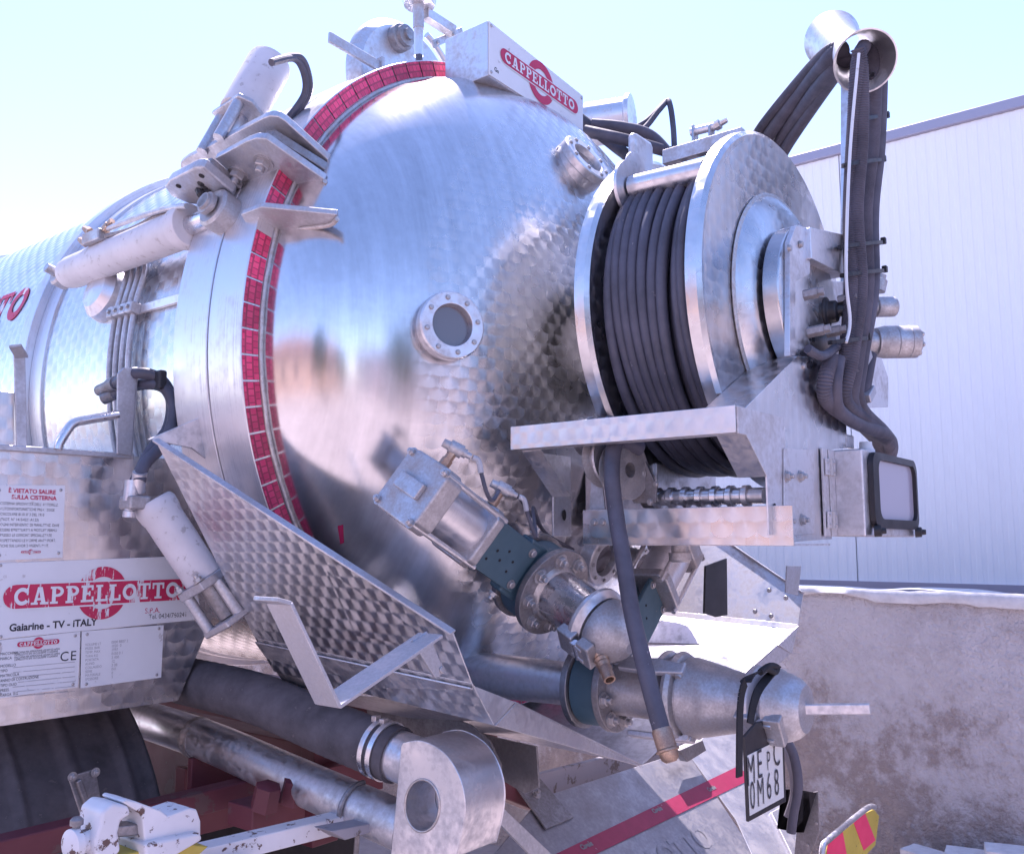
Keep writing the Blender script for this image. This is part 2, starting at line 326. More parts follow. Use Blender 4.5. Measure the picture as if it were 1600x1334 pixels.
def glyphs(word):                                       # slab-serif capitals from flat strokes, unit height
    out = []; x = 0
    def q(*p): out.append([(x+a, b) for a, b in p])
    def rect(x0, y0, x1, y1): q((x0, y0), (x1, y0), (x1, y1), (x0, y1))
    def band(c, ro, ri, a0, a1, n=14, sx=1.0):
        A, B = arc((0, 0), ro, a0, a1, n), arc((0, 0), ri, a0, a1, n)
        for k in range(n): q(*[(c[0]+px*sx, c[1]+py) for px, py in (A[k], A[k+1], B[k+1], B[k])])
    for ch in word:
        if ch == 'C': band((.46, .5), .5, .28, 38, 322, 18, .9); rect(.70, .58, .80, .98); w = .90
        elif ch == 'O': band((.47, .5), .5, .27, 0, 360, 24, .92); w = 1.0
        elif ch == 'A':
            q((.14, .0), (.30, .0), (.50, 1), (.36, 1)); q((.62, 0), (.86, 0), (.62, 1), (.38, 1)); rect(.28, .24, .66, .38); rect(0, 0, .40, .13); rect(.52, 0, 1.0, .13); w = 1.04
        elif ch == 'P': rect(.10, 0, .32, 1); rect(0, 0, .46, .13); rect(0, .87, .2, 1); band((.44, .70), .30, .13, -90, 90, 12, 1.15); rect(.3, .87, .46, 1); rect(.3, .40, .46, .55); w = .86
        elif ch == 'E': rect(.10, 0, .32, 1); rect(0, 0, .78, .14); rect(0, .86, .76, 1); rect(.3, .44, .58, .57); rect(.66, 0, .78, .32); rect(.64, .70, .76, 1); rect(.48, .36, .58, .65); w = .86
        elif ch == 'L': rect(.10, 0, .32, 1); rect(0, 0, .74, .14); rect(0, .87, .44, 1); rect(.62, 0, .74, .36); w = .80
        elif ch == 'T': rect(.30, 0, .52, 1); rect(.16, 0, .66, .13); rect(0, .86, .82, 1); rect(0, .62, .12, 1); rect(.70, .62, .82, 1); w = .90
        else: w = .4
        x += w+.06
    return out, x-.06
def logo(parent, o, xd, zd, nd, W, red, white, vs=1.0):    # o = centre, W = width of the red band
    X, Z, N = Vector(xd).normalized(), Vector(zd).normalized(), Vector(nd).normalized()
    P = lambda a, b, d: Vector(o)+X*(a*W)+Z*(b*W)+N*d
    b = MB()
    def sheet(pts, d):
        k = len(b.v); b.v += [P(a, c, d) for a, c in pts]; b.face(range(k, k+len(pts)))
    for a0, a1 in ((14, 166), (194, 330)):
        A, B = arc((.0, 0), .137*vs, a0, a1, 22), arc((.0, 0), .084*vs, a0, a1, 22)
        for k in range(22): sheet([A[k], A[k+1], B[k+1], B[k]], .0006)
    h = .058; pill = arc((-.5+h, 0), h, 90, 270, 10)+arc((.5-h, 0), h, -90, 90, 10); sheet(pill, .0012)
    put('red_emblem', b, red, parent)
    b = MB(); h = .066; sheet(arc((-.5+h, 0), h, 90, 270, 10)+arc((.5-h, 0), h, -90, 90, 10), .0009); put('band_border', b, white, parent)
    b = MB(); g, gw = glyphs('CAPPELLOTTO'); k0 = .90/gw; hh = .086
    for i, pl in enumerate(g): sheet([(-.45+px*k0, -hh/2+py*hh) for px, py in pl], .0018+.00004*(i % 7))
    put('lettering', b, white, parent)
# ------------------------------------------------------------------ ground, wall, building
g = MB(); g.prism([(-400, -400, 0), (400, -400, 0), (400, 400, 0), (-400, 400, 0)], (0, 0, -.3))
tag(put('ground', g, 'yard_ground'), None, None, kind='structure')
WX = 4.0
wl = thing('boundary_wall', (WX, 1, 0), 'rough rendered concrete boundary wall with damp stains behind the truck', 'wall')
b = MB()
def wall_sheet(b, x, y0, y1, z0, z1, nu, nv, amp, sc):
    from mathutils import noise
    k = len(b.v)
    for j in range(nv+1):
        for i in range(nu+1):
            y = y0+(y1-y0)*i/nu; z = z0+(z1-z0)*j/nv
            d = noise.noise(Vector((y*sc, z*sc, 3)))*amp+noise.noise(Vector((y*sc*4, z*sc*4, 9)))*amp*.4
            b.v.append(Vector((x+d, y, z+(noise.noise(Vector((y*3, 1, 1)))*.012 if j == nv else 0))))
    for j in range(nv):
        for i in range(nu):
            a = k+j*(nu+1)+i; b.face((a, a+nu+1, a+nu+2, a+1))
wall_sheet(b, WX, -4, 9, -.05, 1.392, 260, 40, .012, 2.2)
b.prism([(WX+.03, -4, -.05), (WX+.25, -4, -.05), (WX+.25, -4, 1.385), (WX+.03, -4, 1.385)], (0, 13, 0))
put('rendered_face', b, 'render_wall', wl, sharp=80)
b = MB(); wall_sheet(b, 0, -4, 9, 0, .25, 260, 6, .02, 5)
b.v = [Vector((WX-.012+p.z, p.y, 1.400+p.x*.5+.010*math.sin(p.y*7)*math.sin(p.y*2.3))) for p in b.v]
put('mortar_capping', b, 'mortar', wl, sharp=80)
b = MB(); N = 300
for i in range(N+1):
    y = -4+13*i/N; lo_ = 1.362+.012*math.sin(y*5.1)+.010*math.sin(y*13.7+1)+random.uniform(-.004, .004)
    b.v += [Vector((WX-.020+random.uniform(-.002, .002), y, lo_)), Vector((WX-.030+random.uniform(-.004, .004), y, 1.385)), Vector((WX-.014, y, 1.404+random.uniform(-.003, .003)))]
for i in range(N):
    for j in (0, 1): a = i*3+j; b.face((a, a+1, a+4, a+3))
put('mortar_edge', b, 'mortar', wl, sharp=80)
for i, (px, py, s_) in enumerate(((1450, 1350, .10), (1520, 1354, .11), (1588, 1352, .12), (1408, 1358, .07))):
    c = at(px, py, X=WX-.20); c.z = at(px, py, X=WX-.2).z
    b = MB(); b.box((0, 0, 0), (s_*1.0, s_*1.6, s_*.9)); me = b.mesh('stone_block')
    bm = bmesh.new(); bm.from_mesh(me); bmesh.ops.subdivide_edges(bm, edges=bm.edges[:], cuts=2, use_grid_fill=True)
    for v in bm.verts: v.co *= 1+random.uniform(-.025, .025)
    bm.to_mesh(me); bm.free(); me.materials.append(M['mortar'])
    o = put('stone_block', me, None, None, Matrix.Translation((c.x, c.y, c.z)) @ Matrix.Rotation(random.uniform(-.3, .3), 4, 'Z'), sharp=60)
    tag(o, ['pale broken stone block under the striped marker board', 'pale stone block in the middle of the row by the wall', 'pale stone block at the end of the row in the picture corner', 'smallest pale stone block by the wall foot'][i], 'stone')
    b = MB(); zt = c.z-s_*.4
    if zt > .02: b.box((c.x+.05, c.y, zt/2), (.42, s_*1.9+.02, zt)); ped = put('rubble_footing', b, 'render_wall', wl)
BX = 5.0; bz0, bz1 = 1.0, at(1240, 245, X=BX).z
bd = thing('panel_building', (BX, 1, 0), 'white ribbed sandwich panel building rising behind the boundary wall', 'building')
yj = at(1322, 500, X=BX).y; pw = 1.15
for k in range(-6, 8):
    y0 = yj+pw*k+.003; y1 = yj+pw*(k+1)-.003; b = MB(); prof = []
    n = 23
    for i in range(n):
        ya = y0+(y1-y0)*i/n; yb = y0+(y1-y0)*(i+1)/n; wdt = yb-ya
        prof += [(BX, ya), (BX, ya+wdt*.42), (BX+.0025, ya+wdt*.5), (BX+.0025, yb-wdt*.08)]
    prof += [(BX, y1), (BX+.08, y1), (BX+.08, y0)]
    b.prism([Vector((x, y, bz0)) for x, y in prof], (0, 0, bz1-.061-bz0)); put('wall_panel', b, 'panel_white', bd, sharp=20)
b = MB(); b.box((BX+.03, yj+1, bz1-.03), (.10, 17, .06)); put('roof_trim', b, 'panel_trim', bd, bevel=.006)
b = MB(); b.box((BX+.55, yj+1, .5), (1.0, 16, 1.0)); put('plinth', b, 'render_wall', bd)
b = MB(); b.box((BX-.004, yj+1, at(1400, 912, X=BX).z-.02), (.03, 16, .06)); put('base_trim', b, 'panel_trim', bd)
b = MB(); b.box((BX+3.1, yj+1, bz1-.2), (6, 16, .06)); put('roof', b, 'panel_trim', bd)
# the far side of the yard, plus an added dark wall, mirrored in the tank door
hs = thing('yard_house', (-15, 3, 0), 'low peach rendered house across the yard, mirrored in the tank door', 'house')
b = MB(); b.box((-17.5, 2, 1.9), (5, 26, 3.8)); put('wall', b, 'peach_wall', hs)
b = MB(); b.prism([(-20.4, -11.4, 3.8), (-14.6, -11.4, 3.8), (-17.5, -11.4, 5.2)], (0, 26.8, 0)); put('roof', b, 'roof_tile', hs)
for k in range(5):
    b = MB(); b.box((-14.99, -8+k*5, 1.9), (.06, 1.1, 1.3)); put('window', b, 'sight_glass', hs)
wh = thing('added_reflection_wall', (0, -15, 0), 'unseen mauve wall added behind the camera to darken the tank door reflection', 'building')  # unseen block added behind the camera to tone down the door's bright reflection
b = MB(); b.box((-1, -16.5, 2.1), (26, 3, 4.2)); put('wall', b, 'added_wall_mauve', wh)
b = MB(); b.box((-1, -16.5, 4.3), (26.6, 3.6, .2)); put('roof', b, 'panel_trim', wh)
for k in range(5): b = MB(); b.box((-11+k*5, -14.98, 1.5), (2.4, .06, 3.0)); put('door', b, 'grey_chassis', wh)
def tree(x, y, h, label):
    t = thing('yard_tree', (x, y, 0), label, 'tree', 'trees across the yard')
    b = MB(); b.tube([(x, y, 0), (x+.1, y, h*.25), (x, y+.1, h*.5), (x, y, h*.8)], [.18]*9+[.14]*9+[.08]*10, 8, 9); put('trunk', b, 'bark', t)
    b = MB(); rn = random.Random(int(x*10+y))
    for _ in range(1600):
        d = Vector((rn.gauss(0, 1), rn.gauss(0, 1), rn.gauss(0, 1))).normalized()*rn.uniform(.45, 1)
        c = Vector((x, y, h*.64))+Vector((d.x*h*.3, d.y*h*.3, d.z*h*.36)); u = Vector((rn.gauss(0, 1), rn.gauss(0, 1), rn.gauss(0, 1))).normalized()*.16; v = u.orthogonal().normalized()*.1
        k = len(b.v); b.v += [c-u, c+v, c+u, c-v]; b.face((k, k+1, k+2, k+3))
    put('crown', b, 'leaf', t)['kind'] = 'stuff'
tree(-11, -3.4, 5.0, 'dark green tree in front of the peach house, mirrored in the tank door')
tree(-12, -9.0, 4.2, 'smaller green tree at the end of the peach house')
tree(-3, -11.5, 5.5, 'tall green tree behind the camera, mirrored in the tank door')
# ------------------------------------------------------------------ the truck
TR = thing('vacuum_truck', (TX, 3, 0), 'stainless steel vacuum tanker truck seen from its rear corner', 'truck')
# tank
b = MB(); b.lathe([(1.86, .838), (7.5, .838)], (TX, 0, TZ), (0, 1, 0), 128); tank = put('tank_barrel', b, 'turned_steel_tank', TR, label='cylindrical stainless tank barrel with swirl finish')
def ringpiece(name, y0, y1, r0, r1, mat, parent, bevel=.002, n=160):
    b = MB(); b.lathe([(y0, r0), (y0, r1), (y1, r1), (y1, r0)], (TX, 0, TZ), (0, 1, 0), n, closed=True); return put(name, b, mat, parent, bevel=bevel, sharp=30)
ringpiece('tank_flange', 1.7555, 1.885, .80, .903, 'brushed_steel', tank)
for y in (2.72, 4.2, 5.7):
    ringpiece('stiffener_ring', y, y+.05, .80, .868, 'brushed_steel', tank); ringpiece('stiffener_foot', y-.07, y-.001, .80, .845, 'brushed_steel', tank)
g, gw = glyphs('CAPPELLOTTO'); b = MB(); sc = .115
for i, pl in enumerate(g):
    k = len(b.v); b.v += [cyl(.8405+.00004*(i % 7), 164-py*sc*R_(1)**-1*1.25, 2.90+(gw-px)*sc) for px, py in pl]; b.face(range(k, k+len(pl)))
put('lettering', b, 'red_print_worn', tank)
b = MB(); b.prism([cyl(.8405, a, 2.95) for a in (176, 180, 184)], (0, 2, 0)); put('green_stripe', b, 'teal_paint', tank)
b = MB(); b.box(cyl(.87, 127, 4.3), (.12, .35, .05)); put('walkway_box', b, 'dull_steel', tank, bevel=.004)
b = MB(); b.bar(cyl(.846, 171, 1.89), cyl(.846, 171, 2.28), .022, .012, (0, 0, 1)); put('pipe_rail', b, 'plain_steel', tank, bevel=.002)
c0 = cyl(.835, 166, 2.35); b = MB(); b.lathe([(0, .075), (.03, .07), (.05, .05), (.055, 0)], c0, c0-Vector((TX, 2.35, TZ)), 28); put('boss_cap', b, 'plain_steel', tank)
# door: dished end, ring, reflective tiles
D = .402; n, m_ = 160, 40; b = MB(); yb = 1.632
prof = [(yb-D*math.cos(math.pi/2*i/m_), .847*math.sin(math.pi/2*i/m_)) for i in range(m_+1)]
b.lathe(prof, (TX, 0, TZ), (0, 1, 0), n); b.uv = [None]*len(b.f)
door = put('tank_door', b.mesh('tank_door', (Vector((1, 0, 0)), Vector((0, 0, 1)))), 'turned_steel_dome', TR, sharp=60, label='domed stainless rear door of the tank with swirl finish')
ringpiece('door_ring', 1.6345, 1.754, .80, .900, 'brushed_steel', door)
b = MB(); P = [cyl(.8505, a, 1.6325) for a in range(0, 361, 2)]; b.tube([p+Vector((random.uniform(-.001, .001), random.uniform(-.001, .001), random.uniform(-.001, .001))) for p in P], .006, 8, cap=False); put('weld_bead', b, 'weld', door, sharp=80)
nt_ = 100; da = 360/nt_; b = MB()
k = len(b.v)
for a in (-.46, -.15, .15, .46):
    for y, rr in ((1.6342, .8570), (1.6325, .8574), (1.6325, .8966), (1.6342, .8970)): b.v.append(Vector((rr*math.cos(R_(a*da)), y, rr*math.sin(R_(a*da)))))
for i in range(3):
    for j in range(3):
        a = k+i*4+j; b.face((a, a+4, a+5, a+1), tuple(((i+q0)*.016, (j+q1)*.022) for q0, q1 in ((0, 0), (1, 0), (1, 1), (0, 1))))
TILE = b.mesh('reflective_tile'); TILE.materials.append(M['tape_red'])
for i in range(nt_):
    a = da*(i+.5)
    if 149 < a < 156.5 or 162.5 < a < 165.5: continue
    put('reflective_tile', TILE, None, door, Matrix.Translation((TX, 0, TZ)) @ Matrix.Rotation(-R_(a), 4, 'Y'))
def sight(parent, px, py, r, tilt=None):
    # point on the dish under a pixel
    d = ray(px, py); sc3 = Vector((.847, D, .847)); o = EYE-Vector((TX, yb, TZ))
    A = Vector([d[i]/sc3[i] for i in range(3)]); B = Vector([o[i]/sc3[i] for i in range(3)])
    qd = (A.dot(B))**2-A.dot(A)*(B.dot(B)-1); t = (-A.dot(B)-math.sqrt(max(qd, 0)))/A.dot(A); p = EYE+d*t
    nrm = Vector([(p-Vector((TX, yb, TZ)))[i]/sc3[i]**2 for i in range(3)]).normalized()
    if tilt: nrm = (nrm+Vector(tilt)).normalized()
    b = MB(); b.lathe([(-.06, r*.92), (.012, r*.92), (.014, r), (.034, r), (.037, r*.95), (.037, r*.62), (.026, r*.58), (.012, r*.58)], p, nrm, 48)
    s_ = put('sight_glass', b, 'plain_steel', parent, sharp=30, bevel=.0012)
    b = MB(); b.lathe([(.012, r*.60), (.020, r*.60)], p, nrm, 40); put('sight_pane', b, 'sight_glass', parent)
    bolt_ring(parent, p+nrm*.037, nrm, r*.80, 8, r*.062, .2, STUD); return p, nrm
def dish(px, py, out=0.0):
    d = ray(px, py); sc3 = Vector((.847, D, .847)); o = EYE-Vector((TX, yb, TZ))
    A = Vector([d[i]/sc3[i] for i in range(3)]); B = Vector([o[i]/sc3[i] for i in range(3)])
    qd = (A.dot(B))**2-A.dot(A)*(B.dot(B)-1); return EYE+d*((-A.dot(B)-math.sqrt(max(qd, 0)))/A.dot(A))-d.normalized()*out
b = MB(); b.prism([dish(x, y, .0015) for x, y in ((528, 822), (536, 820), (537, 848), (532, 850))], (0, .001, 0)); put('paint_mark', b, 'red_print', door)
sight(door, 697, 513, .075); sight(door, 905, 262, .078, (0, -.1, .25))
sight(door, 930, 868, .066); sight(door, 985, 878, .058)
# lugs and closing gear on the door rim
def phiplate(name, pts, deg, off, th, mat, parent, bevel=.003):
    b = MB(); b.prism([atphi(x, y, deg, -off) for x, y in pts], tang(deg)*th); return put(name, b, mat, parent, bevel=bevel)
gear = phiplate('door_lug', [(335, 248), (385, 221), (400, 216), (415, 217), (428, 226), (508, 282), (497, 293), (459, 297), (425, 278), (384, 294)], 155.5, 0, .018, 'galvanised', TR); gear['label'] = 'galvanised double lug with nuts on the door rim'
phiplate('lug_plate', [(281, 262), (282, 254), (292, 247), (412, 184), (422, 181), (434, 182), (446, 190), (517, 254), (505, 270), (440, 240), (345, 268), (300, 275)], 154, .045, .018, 'galvanised', gear)
phiplate('lug_spacer', [(410, 215), (425, 213), (512, 268), (498, 284), (440, 262)], 154.5, .020, .022, 'dull_steel', gear)
phiplate('latch_block', [(256, 292), (264, 282), (304, 262), (316, 261), (364, 302), (364, 316), (340, 324), (296, 320), (266, 307)], 158, -.012, .028, 'galvanised', gear, .006)
phiplate('latch_shim', [(318, 258), (326, 256), (378, 297), (366, 302)], 157, .0, .02, 'dull_steel', gear, .004)
for px, py in ((372, 272), (412, 254)): bolt(gear, atphi(px, py, 155.5), -tang(155.5), .0165)
for px, py in ((279, 291), (315, 275)):
    b = MB(); b.lathe([(0, .0065), (.0012, .0065)], atphi(px, py, 158, .0125), -tang(158), 14); put('hole', b, 'dark_inside', gear)
b = MB(); c = atphi(316, 296, 158, .014)
for _ in range(9): b.lathe([(-.01, 0), (-.007, .008), (.0, .011), (.007, .008), (.01, 0)], c+Vector((random.uniform(-.010, .010), random.uniform(-.015, .015), random.uniform(-.012, .012))), (random.random(), random.random(), 1), 8)
put('grease_clot', b, 'black_plastic', gear)
rim = phiplate('rim_lug', [(376, 336), (408, 324), (526, 336), (527, 345), (514, 352), (470, 358), (430, 366), (412, 362), (385, 352)], 164, 0, .014, 'galvanised', TR); rim['label'] = 'triangular galvanised lug plate welded to the door rim'
b = MB(); b.tube([atphi(x, y, 164, .003) for x, y in ((385, 352), (412, 362), (430, 366), (470, 358), (514, 352), (527, 342))], .0055, 8, 5); put('weld_bead', b, 'weld', rim, sharp=80)
b = MB(); b.tube([atphi(x, y, 155.5, .003) for x, y in ((384, 294), (425, 279), (459, 298), (497, 293), (508, 283))], .0055, 8, 5); put('weld_bead', b, 'weld', gear, sharp=80)
T = tang(154.5)
base = atphi(347, 232, 154.5, -.06); K = base+T*.10; hx = Vector((0, 1, 0))
b = MB(); b.prism([K+Vector((0, dy, 0))+cyl(dr, 154.5, 0)-Vector((TX, 0, TZ)) for dy, dr in ((.062, -.045), (.062, .040), (-.055, .05), (-.075, .02), (-.06, -.05))], T*.012); lk = put('lock_cylinder', b, 'galvanised', TR, bevel=.003, label='short upright hydraulic lock cylinder above the door lug')
b = MB(); b.lathe([(.012, .052), (.180, .054), (.194, .051), (.200, .042), (.200, 0)], K, T, 40); put('barrel', b, 'scuffed_paint', lk)
for dy, dr in ((.045, .02), (-.04, .034)):
    p = K+Vector((0, dy, 0))+cyl(dr, 154.5, 0)-Vector((TX, 0, TZ)); b = MB(); b.tube([p, p-T*.115], .0135, 16); put('tie_rod', b, 'galvanised', lk)
b = MB(); b.tube([K+T*.002, K-T*.08], .022, 18); put('piston_rod', b, 'polished_tube', lk)
b = MB(); q0 = K+T*.15+Vector((0, .045, 0)); b.tube([q0, q0+Vector((-.02, .03, 0))], .010, 10); b.tube([q0+Vector((-.02, .03, 0)), q0+Vector((-.02, .03, -.03))], .009, 10); put('port_fitting', b, 'brass', lk)
for k in (0, 1):
    b = MB(); b.tube([at(424+6*k, 98-3*k, Y=1.66+.02*k), at(460+7*k, 92-3*k, Y=1.68), at(476+6*k, 118, Y=1.70), at(475+6*k, 150, Y=1.72), at(448+8*k, 188, Y=1.76)], .0085, 10, 8); put('hose', b, 'rubber_hose', lk)
# long hydraulic cylinder beside the barrel
ph = 163; e0 = atphi(345, 332, ph, -.02); r0 = atphi(300, 352, ph, -.02); r1 = atphi(108, 428, ph, -.02); ax = (r1-r0).normalized(); L = (r1-r0).length
b = MB(); b.lathe([(0, .040), (0, .051), (.012, .053), (.04, .052), (.042, .047), (L-.03, .044), (L, .040), (L+.004, .02)], r0, ax, 40); hc = put('door_cylinder', b, 'scuffed_paint', TR, bevel=.002, label='long scuffed hydraulic cylinder lying along the tank side')
b = MB(); b.tube([r0+ax*.02, e0], .024, 20); put('piston_rod', b, 'polished_tube', hc)
tn = tang(ph); rad_ = Vector((math.cos(R_(ph)), 0, math.sin(R_(ph)))); b = MB(); b.lathe([(-.024, .018), (-.026, .040), (-.02, .047), (.02, .047), (.026, .040), (.024, .018)], e0, rad_, 32, closed=True); put('rod_eye', b, 'cast_aluminium', hc)
b = MB(); b.tube([e0-rad_*.04, e0+rad_*.05], .017, 16); put('eye_pin', b, 'bolt_steel', hc)
b = MB(); b.lathe([(0, .026), (.012, .027), (.013, .02), (.02, .02), (.02, .008)], e0+rad_*.03, rad_, 18); put('pin_collar', b, 'cast_aluminium', hc)
e1 = r1+ax*.035; b = MB(); b.lathe([(-.022, .012), (-.022, .028), (-.015, .034), (.015, .034), (.022, .028), (.022, .012)], e1, rad_, 24, closed=True); put('end_eye', b, 'cast_aluminium', hc)
b = MB(); b.tube([e1-rad_*.045, e1+rad_*.05], .013, 14); put('eye_pin', b, 'bolt_steel', hc)
b = MB(); b.bar(e1+tn*.03, e1+tn*.03+Vector((.09, .06, .05)), .03, .02); put('end_bracket', b, 'black_plastic', hc, bevel=.003)
up = Vector((-.25, 0, .97)); vb = atphi(150, 372, ph, -.055)
b = MB(); b.box(vb, (.035, .085, .03)); put('valve_block', b, 'cast_aluminium', hc, bevel=.004)
for dy, dz in ((-.045, .012), (.03, .022), (.05, -.004)):
    b = MB(); b.lathe([(0, .011), (.02, .011), (.022, .008), (.038, .008)], vb+Vector((0, dy, dz)), (0, -1 if dy < 0 else 1, .5), 6); put('fitting', b, 'brass', hc)
b = MB(); b.tube([vb+Vector((0, -.06, .012)), atphi(215, 340, ph, -.06), atphi(262, 326, ph, -.05), atphi(292, 322, ph, -.03)], .007, 10, 8); put('oil_pipe', b, 'galvanised', hc)
b = MB(); b.tube([vb+Vector((0, -.05, -.006)), atphi(205, 358, ph, -.058), atphi(245, 338, ph, -.055), atphi(276, 330, ph, -.05)], .006, 10, 8); put('oil_pipe', b, 'dull_steel', hc)
# four hydraulic lines down the flank
ln = None
for k in range(4):
    y = 2.155+.030*k; b = MB(); b.tube([cyl(.860, a, y+(.05 if a < 160 else 0)) for a in (150, 158, 164, 170, 176, 182, 188, 194, 202)], .0070, 12, 4)
    o = put('hydraulic_line', b, 'galvanised', TR if ln is None else ln)
    if ln is None: ln = o; o['label'] = 'hydraulic lines clamped down the tank flank'
for k in range(4):
    y = 2.155+.030*k; b = MB(); c = cyl(.864, 171.2, y); b.box(c, (.030, .029, .030), (cyl(1, 171.2, 0)-Vector((TX, 0, TZ)), Vector((0, 1, 0)), tang(171.2))); put('pipe_clamp', b, 'galvanised', ln, bevel=.004)
    bolt(ln, cyl(.880, 171.2, y), cyl(1, 171.2, 0)-Vector((TX, 0, TZ)), .005, STUD)
# skirt cabinet with plates
YP = 2.0
def py_(px, py, d=0.0): return at(px, py, Y=YP-d)
zt = py_(120, 706).z; xl = .80
sk_pts = [Vector((xl, YP, py_(0, 1137).z+.004)), py_(278, 1094), py_(333, 962), py_(296, 872), Vector((1.40, YP, zt)), Vector((xl, YP, zt))]
b = MB(); b.prism(sk_pts, (0, 5, 0)); skirt = put('side_skirt', b, 'turned_steel_tank', TR, label='polished steel skirt cabinet carrying the name plates'); 
b = MB(); b.bar(py_(-30, 697, .004), py_(207, 713, .004), .012, .016); put('ledge_edge', b, 'galvanised', skirt, bevel=.002)
b = MB(); b.prism([py_(182, 584, .01), py_(191, 575, .01), py_(214, 574, .01), py_(205, 713, .01), py_(181, 709, .01)], (0, -.006, 0)); brk = put('flat_upright', b, 'galvanised', skirt, bevel=.002)
b = MB(); b.prism([py_(214, 574, .016), py_(216, 578, .016), py_(207, 713, .016), py_(205, 713, .016)], (0, .045, 0)); put('upright_return', b, 'galvanised', skirt)
b = MB(); b.tube([py_(90, 702, .01), py_(94, 690, .01), py_(108, 668, .01), py_(116, 661, .01), py_(130, 657, .01), py_(184, 648, .01)], .010, 12, 5); put('grab_handle', b, 'polished_tube', skirt)
b = MB(); b.prism([py_(22, 546, .01), py_(40, 556, .01), py_(43, 700, .01), py_(26, 698, .01)], (0, .006, 0)); put('corner_upright', b, 'galvanised', skirt, bevel=.002)
b = MB(); b.prism([py_(14, 543, .04), py_(33, 541, .04), py_(44, 559, .01), py_(24, 560, .01)], (0, .0, .005)); put('corner_tab', b, 'galvanised', skirt)
b = MB(); b.prism([Vector((xl-.08, YP, zt)), py_(24, 700), py_(24, 612), Vector((xl-.08, YP, py_(0, 612).z))], (0, 1.2, 0)); put('side_locker', b, 'turned_steel', skirt, bevel=.004)
def nplate(name, px, d, mat='white_plate', ins=6):
    P = [py_(x, y, d) for x, y in px]; b = MB(); b.prism(P, (0, .002, 0)); o = put(name, b, mat, skirt, bevel=.0006)
    c = sum(P, Vector())/4
    for p in P: bolt(skirt, p+(c-p).normalized()*.014, (0, -1, 0), .0035, RIVET, 'rivet')
    return o
XD, ZD, ND = Vector((1, 0, 0)), Vector((0, 0, 1)), Vector((0, -1, 0))
p1 = nplate('warning_plate', [(-9, 758), (102, 758), (98, 871), (-9, 876)], .004); p1['label'] = 'white notice plate with red heading and black text'
o = py_(18, 770, .0045); text('È VIETATO SALIRE', .0120, py_(13, 769, .0045), XD, ZD, 'red_print_worn', skirt, off=.0004); text('SULLA CISTERNA', .0120, py_(18, 779, .0045), XD, ZD, 'red_print_worn', skirt, off=.0004)
for i, s_ in enumerate(('CISTERNA SPROVVISTA DELL\' AUTORIZZ.', 'AUTOINFORTUNISTICHE PREV. LEGGE', 'CIRCOLARE 81.01.013 DEL 1978', '(PROT. N° 1415/4226 A1.23)', 'OGNI INTERVENTO DI MANUTENZ. DEVE', 'ESSERE EFFETTUATO A MOTORE FERMO', 'PRESSO LE OFFICINE SPECIALIZZATE', 'RISPETTANDO LE NORME ANTINFORT.', 'STICHE SUL LAVORO VIGENTI IN IT.')):
    text(s_, .0082, py_(0 if i < 8 else -4, 787+i*8.3+1.2, .0045), XD, ZD, 'black_print_worn', skirt, wx=.78)
logo(skirt, py_(48, 862, .0045), XD, ZD, ND, .040, 'red_print_worn', 'white_plate')
LP = [(-10, 880), (287, 869), (317, 967), (-10, 999)]
LP = [(-10, 880), (296, 868), (317, 967), (-10, 999)]
p2 = nplate('name_plate', LP, .004); p2['label'] = 'large white name plate with worn red band lettering'
logo(skirt, py_(160, 926, .0045), XD, ZD+XD*.0, ND, py_(302, 910, .0045).x-py_(17, 930, .0045).x, 'red_print_worn', 'white_plate')
text('Gaiarine - TV - iTALY', .0205, py_(14, 986, .0045), XD, ZD, 'black_print', skirt, off=.0006, wx=1.0)
text('S.P.A.', .017, py_(226, 958, .0045), XD, ZD, 'red_print_worn', skirt); text('Tel. 0434/760241', .0155, py_(232, 967, .0045), XD, ZD, 'black_print_worn', skirt, wx=.9)
p3 = nplate('rating_plate', [(-10, 1001), (126, 986), (122, 1073), (-10, 1092)], .004); p3['label'] = 'white rating plate with red emblem and conformity mark'
logo(skirt, py_(60, 1004, .0045), XD, ZD, ND, .086, 'red_print', 'white_plate')
text('CE', .028, py_(93, 1033, .0045), XD, ZD, 'black_print', skirt, sp=1.15)
for i, s_ in enumerate(('MACCHINA', 'MARCA', 'MODELLO', 'TIPO', 'MATRICOLA', 'ANNO DI COSTRUZIONE', 'TIPO OLIO', 'PRESS.', 'TARGA  KG')):
    y = 1022+i*7.6+(4 if i > 1 else 0); o = py_(0, y+1.5, .0045); text(s_, .0078, o, XD, ZD, 'black_print', skirt, wx=.85)
    if i < 2: text('MACCHINA PER ASPIRAZIONE LIQUAMI ED AFFINI', .0055, py_(22, y-1.0, .0045), XD, ZD, 'black_print', skirt, wx=.75); text('CAPPELLOTTO SPA VIA S.GIUSEPPE 15 GAIARINE', .0055, py_(22, y+2.5, .0045), XD, ZD, 'black_print', skirt, wx=.75)
    else:
        b = MB(); b.prism([py_(20+8*(i == 5), y+1.0, .0045), py_(117, y-8.0, .0045), py_(117, y-7.2, .0045), py_(20+8*(i == 5), y+1.8, .0045)], (0, -.0003, 0)); put('rule_line', b, 'grey_print', skirt)
p4 = nplate('data_plate', [(128, 986), (256, 976), (252, 1058), (126, 1075)], .004); p4['label'] = 'white data plate with faded columns of figures'
